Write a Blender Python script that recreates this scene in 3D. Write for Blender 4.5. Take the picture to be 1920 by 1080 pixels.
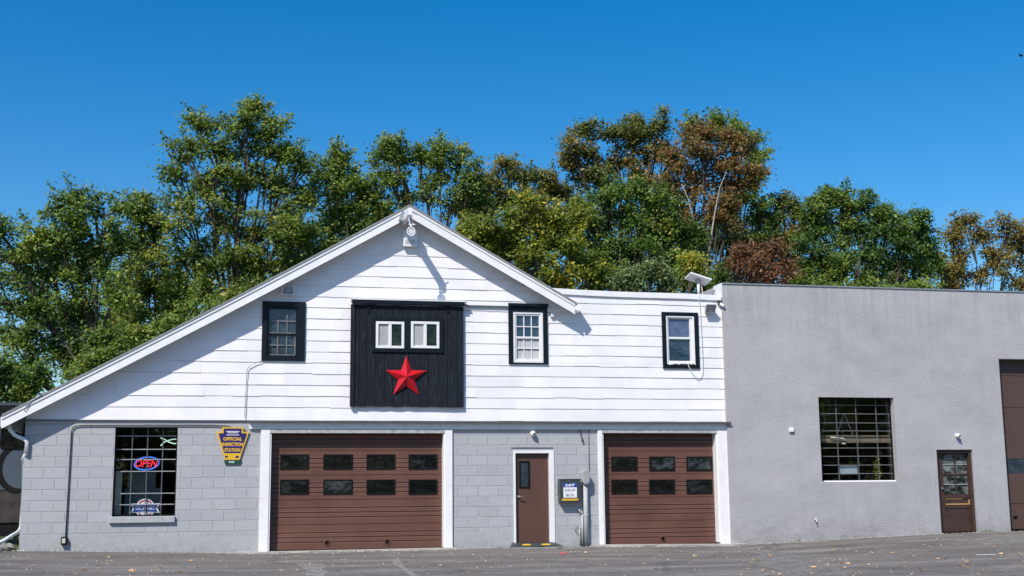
import bpy, math, random
import numpy as np
from mathutils import Vector, Matrix
random.seed(7); RNG = np.random.default_rng(11)
SC = bpy.context.scene; COL = SC.collection
for o in list(bpy.data.objects): bpy.data.objects.remove(o)

# ------------------------------------------------------------------ camera
F, YAW, PIT, ROL = 2357.4, 0.2233, 0.16232, -0.00971
EYE = 1.2; DIST = 28.5
def _basis():
    cy, sy, cp, sp, cr, sr = math.cos(YAW), math.sin(YAW), math.cos(PIT), math.sin(PIT), math.cos(ROL), math.sin(ROL)
    fw = Vector((sy*cp, cy*cp, sp)); rt = Vector((cy, -sy, 0)); up = rt.cross(fw)
    return fw, rt*cr+up*sr, up*cr-rt*sr
FW, RT, UP = _basis()
cam_d = bpy.data.cameras.new('camera'); cam = bpy.data.objects.new('camera', cam_d); COL.objects.link(cam)
cam.matrix_world = Matrix(((RT.x, UP.x, -FW.x, 0), (RT.y, UP.y, -FW.y, -DIST), (RT.z, UP.z, -FW.z, EYE), (0, 0, 0, 1)))
cam_d.sensor_width = 36; cam_d.lens = 36*F/1920; cam_d.clip_end = 3000
SC.camera = cam

# ------------------------------------------------------------------ world, sun, exposure
SUN = Vector((-0.85, -1.0, 1.35)).normalized()
EL = math.asin(SUN.z); AZ = math.atan2(SUN.x, SUN.y)
w = bpy.data.worlds.new('World'); SC.world = w; w.use_nodes = True
nt = w.node_tree; bg = nt.nodes['Background']
sky = nt.nodes.new('ShaderNodeTexSky'); sky.sky_type = 'NISHITA'; sky.sun_disc = False
sky.sun_elevation = EL; sky.sun_rotation = AZ; sky.altitude = 300; sky.air_density = 1.0; sky.dust_density = 0.9; sky.ozone_density = 2.5
hs = nt.nodes.new('ShaderNodeHueSaturation'); hs.inputs['Saturation'].default_value = 1.49
nt.links.new(sky.outputs[0], hs.inputs['Color']); nt.links.new(hs.outputs[0], bg.inputs[0]); bg.inputs[1].default_value = 0.120
sd = bpy.data.lights.new('sun', 'SUN'); sd.energy = 4.3; sd.angle = math.radians(0.5); sd.color = (1, 0.93, 0.83)
so = bpy.data.objects.new('sun', sd); COL.objects.link(so); so.rotation_euler = (-SUN).to_track_quat('-Z', 'Y').to_euler()
SC.view_settings.view_transform = 'Standard'; SC.view_settings.look = 'None'; SC.view_settings.gamma = 1; SC.view_settings.exposure = 0.28
SC.render.engine = 'CYCLES'

# ------------------------------------------------------------------ helpers
def at(px, py, Y=0.0):
    """photo position (1920x1080) -> point in the vertical plane at world Y"""
    d = FW*F + RT*(px-960) + UP*(540-py)
    p = d*((DIST+Y)/d.y)
    return Vector((p.x, Y, p.z+EYE))
def rect(xl, yt, xr, yb, Y=0.0):
    xm, ym = (xl+xr)/2, (yt+yb)/2
    return at(xl, ym, Y).x, at(xr, ym, Y).x, at(xm, yb, Y).z, at(xm, yt, Y).z
GX = [-60, -4.2, 0.7, 5.3, 8.5, 11.7, 13.5, 17.3, 19.5, 24, 80]
GZ = [0.12, 0.13, -0.01, 0.0, -0.01, -0.05, 0.02, 0.14, 0.17, 0.25, 0.3]
def gh(x, y):
    b = float(np.interp(x, GX, GZ))
    if y > -1.5: k = 1
    elif y < -16: k = 0
    else: t = (y+16)/14.5; k = t*t*(3-2*t)
    return b*k + (-0.006*min(max(-y, 0), 30))
def tag(o, label=None, cat=None, group=None, kind=None):
    if label: o['label'] = label
    if cat: o['category'] = cat
    if group: o['group'] = group
    if kind: o['kind'] = kind
    return o
def thing(name, label, cat, loc, group=None):
    o = bpy.data.objects.new(name, None); COL.objects.link(o); o.location = loc; o.empty_display_size = 0.2
    return tag(o, label, cat, group)
def root_loc(o):
    while o.parent: o = o.parent
    return Vector(o.location)
class MB:
    def __init__(s): s.v = []; s.f = []
    def add(s, vs, fs):
        n = len(s.v); s.v += [tuple(v) for v in vs]; s.f += [tuple(i+n for i in f) for f in fs]; return s
    def box(s, x0, x1, y0, y1, z0, z1):
        return s.add([(x0,y0,z0),(x1,y0,z0),(x1,y1,z0),(x0,y1,z0),(x0,y0,z1),(x1,y0,z1),(x1,y1,z1),(x0,y1,z1)],
                     [(0,3,2,1),(4,5,6,7),(0,1,5,4),(1,2,6,5),(2,3,7,6),(3,0,4,7)])
    def bbox(s, x0, x1, y0, y1, z0, z1, b):   # box whose front (low y) edges are chamfered
        return s.add([(x0,y0+b,z0),(x1,y0+b,z0),(x1,y1,z0),(x0,y1,z0),(x0,y0+b,z1),(x1,y0+b,z1),(x1,y1,z1),(x0,y1,z1),
                      (x0+b,y0,z0+b),(x1-b,y0,z0+b),(x1-b,y0,z1-b),(x0+b,y0,z1-b)],
                     [(0,3,2,1),(4,5,6,7),(1,2,6,5),(2,3,7,6),(3,0,4,7),(8,9,10,11),(0,1,9,8),(1,5,10,9),(5,4,11,10),(4,0,8,11)])
    def prism(s, pts, y0, y1):                 # polygon in x,z drawn counter-clockwise seen from -y
        n = len(pts); vs = [(x,y0,z) for x,z in pts]+[(x,y1,z) for x,z in pts]
        fs = [tuple(range(n)), tuple(range(2*n-1, n-1, -1))]
        fs += [(i, i+n, (i+1)%n+n, (i+1)%n) for i in range(n)]
        return s.add(vs, fs)
    def frame(s, x0, x1, z0, z1, wd, y0, y1, b=0.0):
        l, r, d, u = wd if isinstance(wd, (tuple, list)) else (wd,)*4
        g = s.bbox if b else (lambda *a: s.box(*a[:6]))
        g(x0, x0+l, y0, y1, z0, z1, b); g(x1-r, x1, y0, y1, z0, z1, b)
        g(x0+l, x1-r, y0, y1, z0, z0+d, b); g(x0+l, x1-r, y0, y1, z1-u, z1, b); return s
    def tube(s, path, r, seg=8, caps=True):
        P = [Vector(p) for p in path]; rs = r if isinstance(r, (list, tuple)) else [r]*len(P)
        n0 = len(s.v); up = Vector((0.13, 0.21, 0.97)).normalized()
        for i, p in enumerate(P):
            t = (P[min(i+1, len(P)-1)]-P[max(i-1, 0)])
            t = t.normalized() if t.length > 1e-9 else Vector((0,0,1))
            a = t.cross(up)
            if a.length < 0.1: a = t.cross(Vector((1,0,0)))
            a.normalize(); b = t.cross(a)
            for k in range(seg):
                an = 2*math.pi*k/seg; q = p+(a*math.cos(an)+b*math.sin(an))*rs[i]; s.v.append(tuple(q))
        for i in range(len(P)-1):
            for k in range(seg):
                s.f.append((n0+i*seg+k, n0+i*seg+(k+1)%seg, n0+(i+1)*seg+(k+1)%seg, n0+(i+1)*seg+k))
        if caps:
            s.f.append(tuple(n0+k for k in reversed(range(seg)))); m = n0+(len(P)-1)*seg; s.f.append(tuple(m+k for k in range(seg)))
        return s
    def disc(s, c, r, y0, y1, seg=20, rz=None):  # cylinder along y
        rz = rz or r
        return s.prism([(c[0]+r*math.cos(2*math.pi*k/seg), c[1]+rz*math.sin(2*math.pi*k/seg)) for k in range(seg)], y0, y1)
    def ball(s, c, rx, ry=None, rz=None, n=10, m=16, t0=0.0):
        ry = ry or rx; rz = rz or rx; n0 = len(s.v)
        for i in range(n+1):
            t = t0+(math.pi-t0)*i/n
            for k in range(m):
                a = 2*math.pi*k/m; s.v.append((c[0]+rx*math.sin(t)*math.cos(a), c[1]+ry*math.sin(t)*math.sin(a), c[2]+rz*math.cos(t)))
        for i in range(n):
            for k in range(m):
                s.f.append((n0+i*m+k, n0+(i+1)*m+k, n0+(i+1)*m+(k+1)%m, n0+i*m+(k+1)%m))
        return s
    def build(s, name, mat, parent=None, smooth=False, loc=None):
        me = bpy.data.meshes.new(name); V = np.array(s.v, dtype=float)
        if parent is not None: L = np.array(root_loc(parent))
        elif loc is not None: L = np.array(loc, dtype=float)
        else: L = np.array([(V[:,0].min()+V[:,0].max())/2, (V[:,1].min()+V[:,1].max())/2, V[:,2].min()])
        me.from_pydata([tuple(v) for v in (V-L)], [], s.f); me.update()
        if mat: me.materials.append(mat)
        if smooth: me.polygons.foreach_set('use_smooth', [True]*len(me.polygons))
        o = bpy.data.objects.new(name, me); COL.objects.link(o)
        if parent is not None: o.parent = parent
        else: o.location = tuple(L)
        return o
def text_mb(txt, x, z, h, y, width=None, bold=0.0, shear=0.0, depth=0.003, lean=0.0):
    cu = bpy.data.curves.new('t', 'FONT'); cu.body = txt; cu.align_x = 'CENTER'; cu.align_y = 'CENTER'
    cu.size = 1; cu.offset = bold; cu.shear = shear; cu.resolution_u = 3
    o = bpy.data.objects.new('t', cu); COL.objects.link(o); me = bpy.data.meshes.new_from_object(o)
    vs = np.array([v.co[:] for v in me.vertices]); fs = [tuple(p.vertices) for p in me.polygons]
    bpy.data.objects.remove(o); bpy.data.curves.remove(cu)
    x0, x1, y0, y1 = vs[:,0].min(), vs[:,0].max(), vs[:,1].min(), vs[:,1].max()
    sz = h/(y1-y0); sx = (width/(x1-x0)) if width else sz
    m = MB(); m.add([(x+(v[0]-(x0+x1)/2)*sx, y, z+(v[1]-(y0+y1)/2)*sz + lean*(v[0]-(x0+x1)/2)*sx) for v in vs], fs)
    bpy.data.meshes.remove(me); return m

# ------------------------------------------------------------------ materials
def new_mat(name):
    m = bpy.data.materials.new(name); m.use_nodes = True; t = m.node_tree; return m, t, t.nodes['Principled BSDF']
def nd(t, kind, **kw):
    n = t.nodes.new(kind)
    for k, v in kw.items():
        if k in n.inputs.keys(): n.inputs[k].default_value = v
        else: setattr(n, k, v)
    return n
def coords(t, scale=(1,1,1), kind='geo'):
    g = nd(t, 'ShaderNodeNewGeometry'); mp = nd(t, 'ShaderNodeMapping'); mp.inputs['Scale'].default_value = scale
    t.links.new(g.outputs['Position'], mp.inputs['Vector']); return mp.outputs[0]
def ramp(t, fac, stops):
    r = nd(t, 'ShaderNodeValToRGB'); e = r.color_ramp.elements
    while len(e) < len(stops): e.new(0.5)
    for el, (p, c) in zip(e, stops): el.position = p; el.color = tuple(c)+(1,) if len(c) == 3 else c
    t.links.new(fac, r.inputs[0]); return r.outputs[0]
def mixc(t, fac, a, b, mode='MIX'):
    n = nd(t, 'ShaderNodeMix', data_type='RGBA', blend_type=mode)
    for s, v in ((n.inputs[0], fac), (n.inputs[6], a), (n.inputs[7], b)):
        if hasattr(v, 'links'): t.links.new(v, s)
        else: s.default_value = v if isinstance(v, (int, float)) else (tuple(v)+(1,))
    return n.outputs[2]
def bump(t, b, h, strength=0.3, dist=0.01, normal=None):
    n = nd(t, 'ShaderNodeBump'); n.inputs['Strength'].default_value = strength; n.inputs['Distance'].default_value = dist
    t.links.new(h, n.inputs['Height'])
    if normal: t.links.new(normal, n.inputs['Normal'])
    t.links.new(n.outputs[0], b.inputs['Normal']); return n.outputs[0]
def noise(t, vec, scale, detail=4, rough=0.6, out=0):
    n = nd(t, 'ShaderNodeTexNoise'); n.inputs['Scale'].default_value = scale; n.inputs['Detail'].default_value = detail; n.inputs['Roughness'].default_value = rough
    t.links.new(vec, n.inputs['Vector']); return n.outputs[out]
def paint(name, c, rough=0.6, var=0.12, scale=3.0, bmp=0.15, bscale=60, metal=0.0, spec=0.4, stretch=(1,1,1)):
    m, t, b = new_mat(name); v = coords(t, stretch)
    n = noise(t, v, scale, 6, 0.65)
    a = [max(0, x*(1-var)) for x in c]; z = [min(1, x*(1+var*0.6)) for x in c]
    t.links.new(ramp(t, n, [(0.3, a), (0.7, z)]), b.inputs['Base Color'])
    b.inputs['Roughness'].default_value = rough; b.inputs['Metallic'].default_value = metal; b.inputs['Specular IOR Level'].default_value = spec
    if bmp: bump(t, b, noise(t, v, bscale, 3), bmp, 0.004)
    return m
M = {}
def siding_mat():
    m, t, b = new_mat('painted_shingle'); v = coords(t)
    g = nd(t, 'ShaderNodeNewGeometry'); r = g.outputs['Random Per Island']
    n1 = noise(t, v, 1.2, 5, 0.6); c1 = ramp(t, n1, [(0.3, (0.74,0.745,0.76)), (0.6, (0.83,0.83,0.84))])
    c2 = ramp(t, r, [(0, (0.93,0.93,0.95)), (1, (1,1,1))])
    c = mixc(t, 1.0, c1, c2, 'MULTIPLY')
    vs = coords(t, (1.0, 1, 0.15)); st = noise(t, vs, 5, 5, 0.7)
    c = mixc(t, ramp(t, st, [(0.62, (0,0,0)), (0.8, (0.35,0.35,0.35))]), c, (0.55,0.55,0.54))
    t.links.new(c, b.inputs['Base Color']); b.inputs['Roughness'].default_value = 0.55
    vg = coords(t, (45, 1, 2)); h = noise(t, vg, 1.0, 3)
    bump(t, b, h, 0.35, 0.004); return m
M['siding'] = siding_mat()
def block_mat():
    m, t, b = new_mat('painted_block')
    g = nd(t, 'ShaderNodeNewGeometry'); sx = nd(t, 'ShaderNodeSeparateXYZ'); t.links.new(g.outputs['Position'], sx.inputs[0])
    ad = nd(t, 'ShaderNodeMath', operation='ADD'); t.links.new(sx.outputs[0], ad.inputs[0]); t.links.new(sx.outputs[1], ad.inputs[1])
    v0 = coords(t); wob = noise(t, v0, 2.2, 3)
    cb = nd(t, 'ShaderNodeCombineXYZ'); t.links.new(ad.outputs[0], cb.inputs[0])
    wz = nd(t, 'ShaderNodeMath', operation='MULTIPLY_ADD'); t.links.new(wob, wz.inputs[0]); wz.inputs[1].default_value = 0.03; t.links.new(sx.outputs[2], wz.inputs[2])
    t.links.new(wz.outputs[0], cb.inputs[1])
    br = nd(t, 'ShaderNodeTexBrick'); t.links.new(cb.outputs[0], br.inputs['Vector'])
    br.inputs['Scale'].default_value = 1; br.inputs['Brick Width'].default_value = 0.47; br.inputs['Row Height'].default_value = 0.232
    br.inputs['Mortar Size'].default_value = 0.013; br.inputs['Mortar Smooth'].default_value = 0.5; br.inputs['Bias'].default_value = 0
    br.inputs['Color1'].default_value = (0.345,0.36,0.385,1); br.inputs['Color2'].default_value = (0.39,0.405,0.43,1); br.inputs['Mortar'].default_value = (0.45,0.46,0.49,1)  # mortar lightened: sunlit upper block edges put into its colour
    # foundation below 0.35 m has no joints
    lo = nd(t, 'ShaderNodeMapRange'); t.links.new(wz.outputs[0], lo.inputs[0]); lo.inputs[1].default_value = 0.36; lo.inputs[2].default_value = 0.37
    c = mixc(t, lo.outputs[0], (0.375,0.39,0.415), br.outputs['Color'])
    n = noise(t, v0, 2.5, 6, 0.7); c = mixc(t, ramp(t, n, [(0.45, (0,0,0)), (0.75, (0.5,0.5,0.5))]), c, (0.36,0.37,0.39))
    dz = nd(t, 'ShaderNodeMapRange'); t.links.new(sx.outputs[2], dz.inputs[0]); dz.inputs[1].default_value = 0.5; dz.inputs[2].default_value = 0.0
    dn = nd(t, 'ShaderNodeMath', operation='MULTIPLY'); t.links.new(dz.outputs[0], dn.inputs[0]); t.links.new(ramp(t, noise(t, v0, 6, 6, 0.75), [(0.42,(0,0,0)),(0.7,(1,1,1))]), dn.inputs[1])
    c = mixc(t, dn.outputs[0], c, (0.27,0.27,0.265))
    t.links.new(c, b.inputs['Base Color']); b.inputs['Roughness'].default_value = 0.7
    inv = nd(t, 'ShaderNodeMath', operation='MULTIPLY'); t.links.new(br.outputs['Fac'], inv.inputs[0]); t.links.new(lo.outputs[0], inv.inputs[1])
    sub = nd(t, 'ShaderNodeMath', operation='SUBTRACT'); sub.inputs[0].default_value = 1; t.links.new(inv.outputs[0], sub.inputs[1])
    nb = bump(t, b, sub.outputs[0], 1.0, 0.02)
    nb = bump(t, b, noise(t, v0, 9, 4), 0.35, 0.02, nb)
    bump(t, b, noise(t, v0, 90, 3), 0.4, 0.003, nb); return m
M['block'] = block_mat()
def stucco_mat():
    m, t, b = new_mat('stucco'); v = coords(t, (1,1,1.6))
    n = noise(t, v, 1.1, 6, 0.65)
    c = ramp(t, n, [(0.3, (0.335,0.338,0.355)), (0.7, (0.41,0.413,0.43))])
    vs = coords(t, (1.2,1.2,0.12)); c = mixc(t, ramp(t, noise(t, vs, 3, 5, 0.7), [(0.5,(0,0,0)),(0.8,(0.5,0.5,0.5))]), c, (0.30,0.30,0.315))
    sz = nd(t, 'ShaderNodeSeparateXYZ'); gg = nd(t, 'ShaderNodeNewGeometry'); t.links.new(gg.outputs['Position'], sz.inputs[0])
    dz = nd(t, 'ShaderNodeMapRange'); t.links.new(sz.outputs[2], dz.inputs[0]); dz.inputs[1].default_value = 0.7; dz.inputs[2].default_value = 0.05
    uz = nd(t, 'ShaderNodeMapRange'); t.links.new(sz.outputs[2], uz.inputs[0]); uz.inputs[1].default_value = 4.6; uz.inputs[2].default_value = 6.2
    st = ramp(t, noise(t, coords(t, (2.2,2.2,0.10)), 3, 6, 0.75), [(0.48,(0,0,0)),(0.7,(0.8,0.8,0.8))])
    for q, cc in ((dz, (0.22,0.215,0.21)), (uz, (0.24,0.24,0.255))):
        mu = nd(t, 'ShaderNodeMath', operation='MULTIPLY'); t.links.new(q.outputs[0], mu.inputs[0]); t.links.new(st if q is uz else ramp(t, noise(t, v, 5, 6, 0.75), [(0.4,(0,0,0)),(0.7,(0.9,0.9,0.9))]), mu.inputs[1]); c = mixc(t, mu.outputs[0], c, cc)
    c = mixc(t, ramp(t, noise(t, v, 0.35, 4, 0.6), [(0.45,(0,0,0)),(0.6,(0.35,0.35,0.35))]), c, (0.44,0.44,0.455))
    t.links.new(c, b.inputs['Base Color']); b.inputs['Roughness'].default_value = 0.85
    nb = bump(t, b, noise(t, v, 26, 4, 0.7), 0.75, 0.018)
    bump(t, b, noise(t, v, 80, 3, 0.6), 0.5, 0.005, nb); return m
M['stucco'] = stucco_mat()
def plank_mat():
    m, t, b = new_mat('black_plank'); v = coords(t, (30, 1, 1.4)); n = noise(t, v, 2, 5, 0.75)
    c = ramp(t, n, [(0.35, (0.003,0.005,0.009)), (0.55, (0.010,0.015,0.024)), (0.70, (0.06,0.08,0.105))])  # pale bluish stop paints highlight flecks into the black boards
    t.links.new(c, b.inputs['Base Color']); b.inputs['Roughness'].default_value = 0.7; b.inputs['Specular IOR Level'].default_value = 0.25
    bump(t, b, n, 1.0, 0.03); return m
M['plank'] = plank_mat()
M['white_trim'] = paint('white_trim', (0.78,0.785,0.80), 0.45, 0.08, 4)
M['white_metal'] = paint('white_metal', (0.74,0.745,0.76), 0.35, 0.06, 4, 0.05)
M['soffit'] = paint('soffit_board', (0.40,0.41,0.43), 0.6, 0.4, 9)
M['black_trim'] = paint('black_trim', (0.005,0.009,0.015), 0.45, 0.5, 8, 0.4, 40, spec=0.25)
M['black'] = paint('black_rubber', (0.005,0.005,0.006), 0.6, 0.3, spec=0.2)
M['brown'] = paint('brown_steel', (0.128,0.062,0.046), 0.42, 0.22, 1.3, 0.12, 50, spec=0.3)
M['brown_entry'] = paint('entry_brown', (0.098,0.050,0.038), 0.45, 0.15, 1.5, 0.1)
M['brown_dark'] = paint('brown_wood', (0.060,0.034,0.028), 0.45, 0.25, 5, 0.3, 60)
M['brown_flat'] = paint('brown_panel', (0.085,0.05,0.042), 0.5, 0.1, 1.2, 0.1)
M['grey_steel'] = paint('grey_enamel', (0.40,0.41,0.43), 0.45, 0.12, 8)
M['galv'] = paint('galvanised_steel', (0.38,0.39,0.41), 0.4, 0.25, 12, metal=0.5)
M['dark_drip'] = paint('drip_edge', (0.10,0.11,0.12), 0.4, 0.3, 10)
M['charcoal'] = paint('charcoal_enamel', (0.045,0.058,0.060), 0.35, 0.15, 6)
M['muntin'] = paint('muntin_paint', (0.30,0.32,0.34), 0.5, 0.5, 25, 0.3)
M['muntin_dark'] = paint('dark_muntin', (0.09,0.10,0.11), 0.5, 0.5, 25, 0.3)
M['bar_grey'] = paint('bar_paint', (0.17,0.18,0.19), 0.5, 0.5, 25, 0.3)
M['red'] = paint('red_enamel', (0.50,0.007,0.014), 0.33, 0.1, 6, 0.05)
M['concrete'] = paint('concrete', (0.42,0.40,0.37), 0.85, 0.25, 4, 0.5, 60)
M['concrete_dark'] = paint('old_concrete', (0.24,0.24,0.235), 0.9, 0.35, 5, 0.6, 60)
M['shingle'] = paint('roof_shingle', (0.24,0.245,0.25), 0.9, 0.3, 10, 0.7, 80)
M['silver'] = paint('brushed_metal', (0.55,0.55,0.56), 0.25, 0.1, 20, 0.05, metal=0.9)
M['grille_grey'] = paint('lamp_lens', (0.36,0.37,0.38), 0.3, 0.3, 12, 0.2)
M['cream'] = paint('cream_paint', (0.60,0.56,0.46), 0.6, 0.2, 6)
M['yellow'] = paint('yellow_paint', (0.70,0.42,0.03), 0.5, 0.1)
M['navy'] = paint('navy_paint', (0.020,0.018,0.13), 0.4, 0.1)
M['blue'] = paint('blue_vinyl', (0.02,0.06,0.32), 0.4, 0.1)
M['green'] = paint('green_plate', (0.01,0.075,0.045), 0.4, 0.2)
M['tan'] = paint('tan_trim', (0.55,0.36,0.13), 0.5, 0.2)
M['screen'] = paint('insect_screen', (0.36,0.37,0.39), 0.7, 0.15, 4)
M['curtain'] = paint('white_curtain', (0.50,0.51,0.53), 0.8, 0.3, 6, stretch=(3,1,0.3))
M['wood'] = paint('weathered_wood', (0.22,0.16,0.11), 0.8, 0.4, 6, 0.5, stretch=(0.3,1,4))
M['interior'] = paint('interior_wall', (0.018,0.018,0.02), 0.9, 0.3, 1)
M['plastic_grey'] = paint('grey_plastic', (0.33,0.33,0.34), 0.5, 0.1)
def emis(name, c, s):
    m, t, b = new_mat(name); b.inputs['Base Color'].default_value = (*[x*0.5 for x in c], 1); b.inputs['Emission Color'].default_value = (*c, 1); b.inputs['Emission Strength'].default_value = s
    n = noise(t, coords(t), 30, 2); mr = nd(t, 'ShaderNodeMapRange'); t.links.new(n, mr.inputs[0]); mr.inputs[3].default_value = s*0.8; mr.inputs[4].default_value = s*1.15
    t.links.new(mr.outputs[0], b.inputs['Emission Strength']); return m
M['neon_red'] = emis('neon_red', (1.0,0.03,0.06), 1.0)
M['neon_blue'] = emis('neon_blue', (0.06,0.22,1.0), 0.9)
M['neon_white'] = emis('neon_white', (0.65,0.95,0.80), 0.7)
def thin_glass(name, tint=(0.75,0.82,0.85), refl=0.10):
    m, t, b = new_mat(name); t.nodes.remove(b); out = t.nodes['Material Output']
    tr = nd(t, 'ShaderNodeBsdfTransparent'); tr.inputs[0].default_value = (*tint, 1)
    gl = nd(t, 'ShaderNodeBsdfGlossy'); gl.inputs['Roughness'].default_value = 0.03
    lw = nd(t, 'ShaderNodeLayerWeight'); lw.inputs['Blend'].default_value = 0.5
    pw = nd(t, 'ShaderNodeMath', operation='POWER'); t.links.new(lw.outputs['Facing'], pw.inputs[0]); pw.inputs[1].default_value = 5
    ad = nd(t, 'ShaderNodeMath', operation='MULTIPLY_ADD'); t.links.new(pw.outputs[0], ad.inputs[0]); ad.inputs[1].default_value = 0.9; ad.inputs[2].default_value = 0.035+refl; ad.use_clamp = True
    v = coords(t); bp = nd(t, 'ShaderNodeBump'); bp.inputs['Strength'].default_value = 0.15; bp.inputs['Distance'].default_value = 0.01; t.links.new(noise(t, v, 3, 2), bp.inputs['Height']); t.links.new(bp.outputs[0], gl.inputs['Normal'])
    mx = nd(t, 'ShaderNodeMixShader'); t.links.new(ad.outputs[0], mx.inputs[0]); t.links.new(tr.outputs[0], mx.inputs[1]); t.links.new(gl.outputs[0], mx.inputs[2]); t.links.new(mx.outputs[0], out.inputs[0]); return m
M['glass'] = thin_glass('window_glass', (0.93,0.95,0.95), 0.0)
def dark_glass(name, c, spec=0.5, smudge=0.0, rough=0.06, sm_c=(0.10,0.13,0.14)):
    m, t, b = new_mat(name); v = coords(t, (1,1,2.2)); n = noise(t, v, 3.2, 6, 0.75)
    col = ramp(t, n, [(0.45, c), (0.62+0.0, [x*(1-smudge)+y*smudge for x, y in zip(c, sm_c)])])
    t.links.new(col, b.inputs['Base Color']); b.inputs['Roughness'].default_value = rough; b.inputs['Specular IOR Level'].default_value = spec
    bump(t, b, noise(t, v, 2.5, 2), 0.2, 0.01); return m
M['dark_pane'] = dark_glass('dusty_dark_glass', (0.004,0.005,0.005), 0.3, 0.22, 0.12)
M['blue_pane'] = dark_glass('painted_sky_glass', (0.012,0.03,0.06), 1.0, 0.3, 0.05)  # blue sky reflection put into the base colour
M['green_pane'] = dark_glass('painted_tree_glass', (0.006,0.012,0.010), 0.3, 0.5, 0.05, (0.05,0.08,0.05))  # tree reflection painted as green blotches in the pane colour
M['old_pane'] = dark_glass('old_rippled_glass', (0.025,0.04,0.055), 0.7, 0.35, 0.08, (0.10,0.13,0.17))
def asphalt_mat():
    m, t, b = new_mat('asphalt'); v = coords(t)
    big = noise(t, coords(t, (0.35,1.2,1)), 0.9, 7, 0.68); fine = noise(t, v, 70, 4, 0.7); mid = noise(t, coords(t, (0.6,2.4,1)), 2.0, 6, 0.72)
    c = ramp(t, big, [(0.30, (0.082,0.073,0.067)), (0.5, (0.128,0.114,0.105)), (0.66, (0.20,0.182,0.168))])
    c = mixc(t, ramp(t, mid, [(0.60,(0,0,0)),(0.78,(0.7,0.7,0.7))]), c, (0.17,0.16,0.15))
    c = mixc(t, ramp(t, noise(t, coords(t, (0.5,1.6,1)), 3.1, 5, 0.6), [(0.30,(0.75,0.75,0.75)),(0.40,(0,0,0))]), c, (0.035,0.034,0.034))
    c = mixc(t, ramp(t, noise(t, coords(t, (1,0.5,1)), 9, 4, 0.8), [(0.58,(0,0,0)),(0.68,(0.8,0.8,0.8))]), c, (0.20,0.19,0.18))
    c = mixc(t, ramp(t, noise(t, coords(t, (1,0.5,1)), 6.3, 5, 0.8), [(0.30,(0.8,0.8,0.8)),(0.40,(0,0,0))]), c, (0.035,0.033,0.032))
    c = mixc(t, 0.55, c, ramp(t, fine, [(0.3,(0.4,0.4,0.4)),(0.7,(0.9,0.9,0.9))]), 'OVERLAY')
    vo = nd(t, 'ShaderNodeTexVoronoi', feature='DISTANCE_TO_EDGE'); vo.inputs['Scale'].default_value = 0.35
    wv = nd(t, 'ShaderNodeVectorMath', operation='MULTIPLY_ADD'); t.links.new(noise(t, v, 1.5, 5, 0.7, 1), wv.inputs[0]); wv.inputs[1].default_value = (1.2,1.2,0); t.links.new(v, wv.inputs[2]); t.links.new(wv.outputs[0], vo.inputs['Vector'])
    c = mixc(t, ramp(t, vo.outputs['Distance'], [(0.0,(0.8,0.8,0.8)),(0.012,(0,0,0))]), c, (0.03,0.03,0.03))
    t.links.new(c, b.inputs['Base Color']); b.inputs['Roughness'].default_value = 0.9
    bump(t, b, fine, 0.6, 0.012); return m
M['asphalt'] = asphalt_mat()
def soil_mat():
    m, t, b = new_mat('turf_soil'); v = coords(t); n = noise(t, v, 0.8, 8, 0.7)
    t.links.new(ramp(t, n, [(0.35,(0.035,0.055,0.015)),(0.55,(0.07,0.085,0.025)),(0.7,(0.13,0.11,0.06))]), b.inputs['Base Color']); b.inputs['Roughness'].default_value = 1
    bump(t, b, noise(t, v, 12, 5), 0.8, 0.05); return m
M['soil'] = soil_mat()
LEAF_GAIN = 2.0
def leaf_mat(name, stops, tr=0.35):
    m, t, b = new_mat(name); t.nodes.remove(b); out = t.nodes['Material Output']
    g = nd(t, 'ShaderNodeNewGeometry'); v = coords(t); n = noise(t, v, 0.55, 3, 0.6)
    s = nd(t, 'ShaderNodeMath', operation='MULTIPLY_ADD'); t.links.new(n, s.inputs[0]); s.inputs[1].default_value = 1.5; s.inputs[2].default_value = -0.75
    r = nd(t, 'ShaderNodeMath', operation='MULTIPLY_ADD'); t.links.new(g.outputs['Random Per Island'], r.inputs[0]); r.inputs[1].default_value = 0.75; t.links.new(s.outputs[0], r.inputs[2])
    ad = nd(t, 'ShaderNodeMath', operation='ADD', use_clamp=True); t.links.new(r.outputs[0], ad.inputs[0]); ad.inputs[1].default_value = 0.12
    c = ramp(t, ad.outputs[0], [(p, tuple(min(0.8, x*LEAF_GAIN) for x in q)) for p, q in stops])
    df = nd(t, 'ShaderNodeBsdfPrincipled'); df.inputs['Roughness'].default_value = 0.5; df.inputs['Specular IOR Level'].default_value = 0.35; t.links.new(c, df.inputs['Base Color'])
    tl = nd(t, 'ShaderNodeBsdfTranslucent'); c2 = mixc(t, 1.0, c, (1.25,1.25,0.6), 'MULTIPLY'); t.links.new(c2, tl.inputs[0])
    mx = nd(t, 'ShaderNodeMixShader'); mx.inputs[0].default_value = tr; t.links.new(df.outputs[0], mx.inputs[1]); t.links.new(tl.outputs[0], mx.inputs[2]); t.links.new(mx.outputs[0], out.inputs[0]); return m
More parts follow.
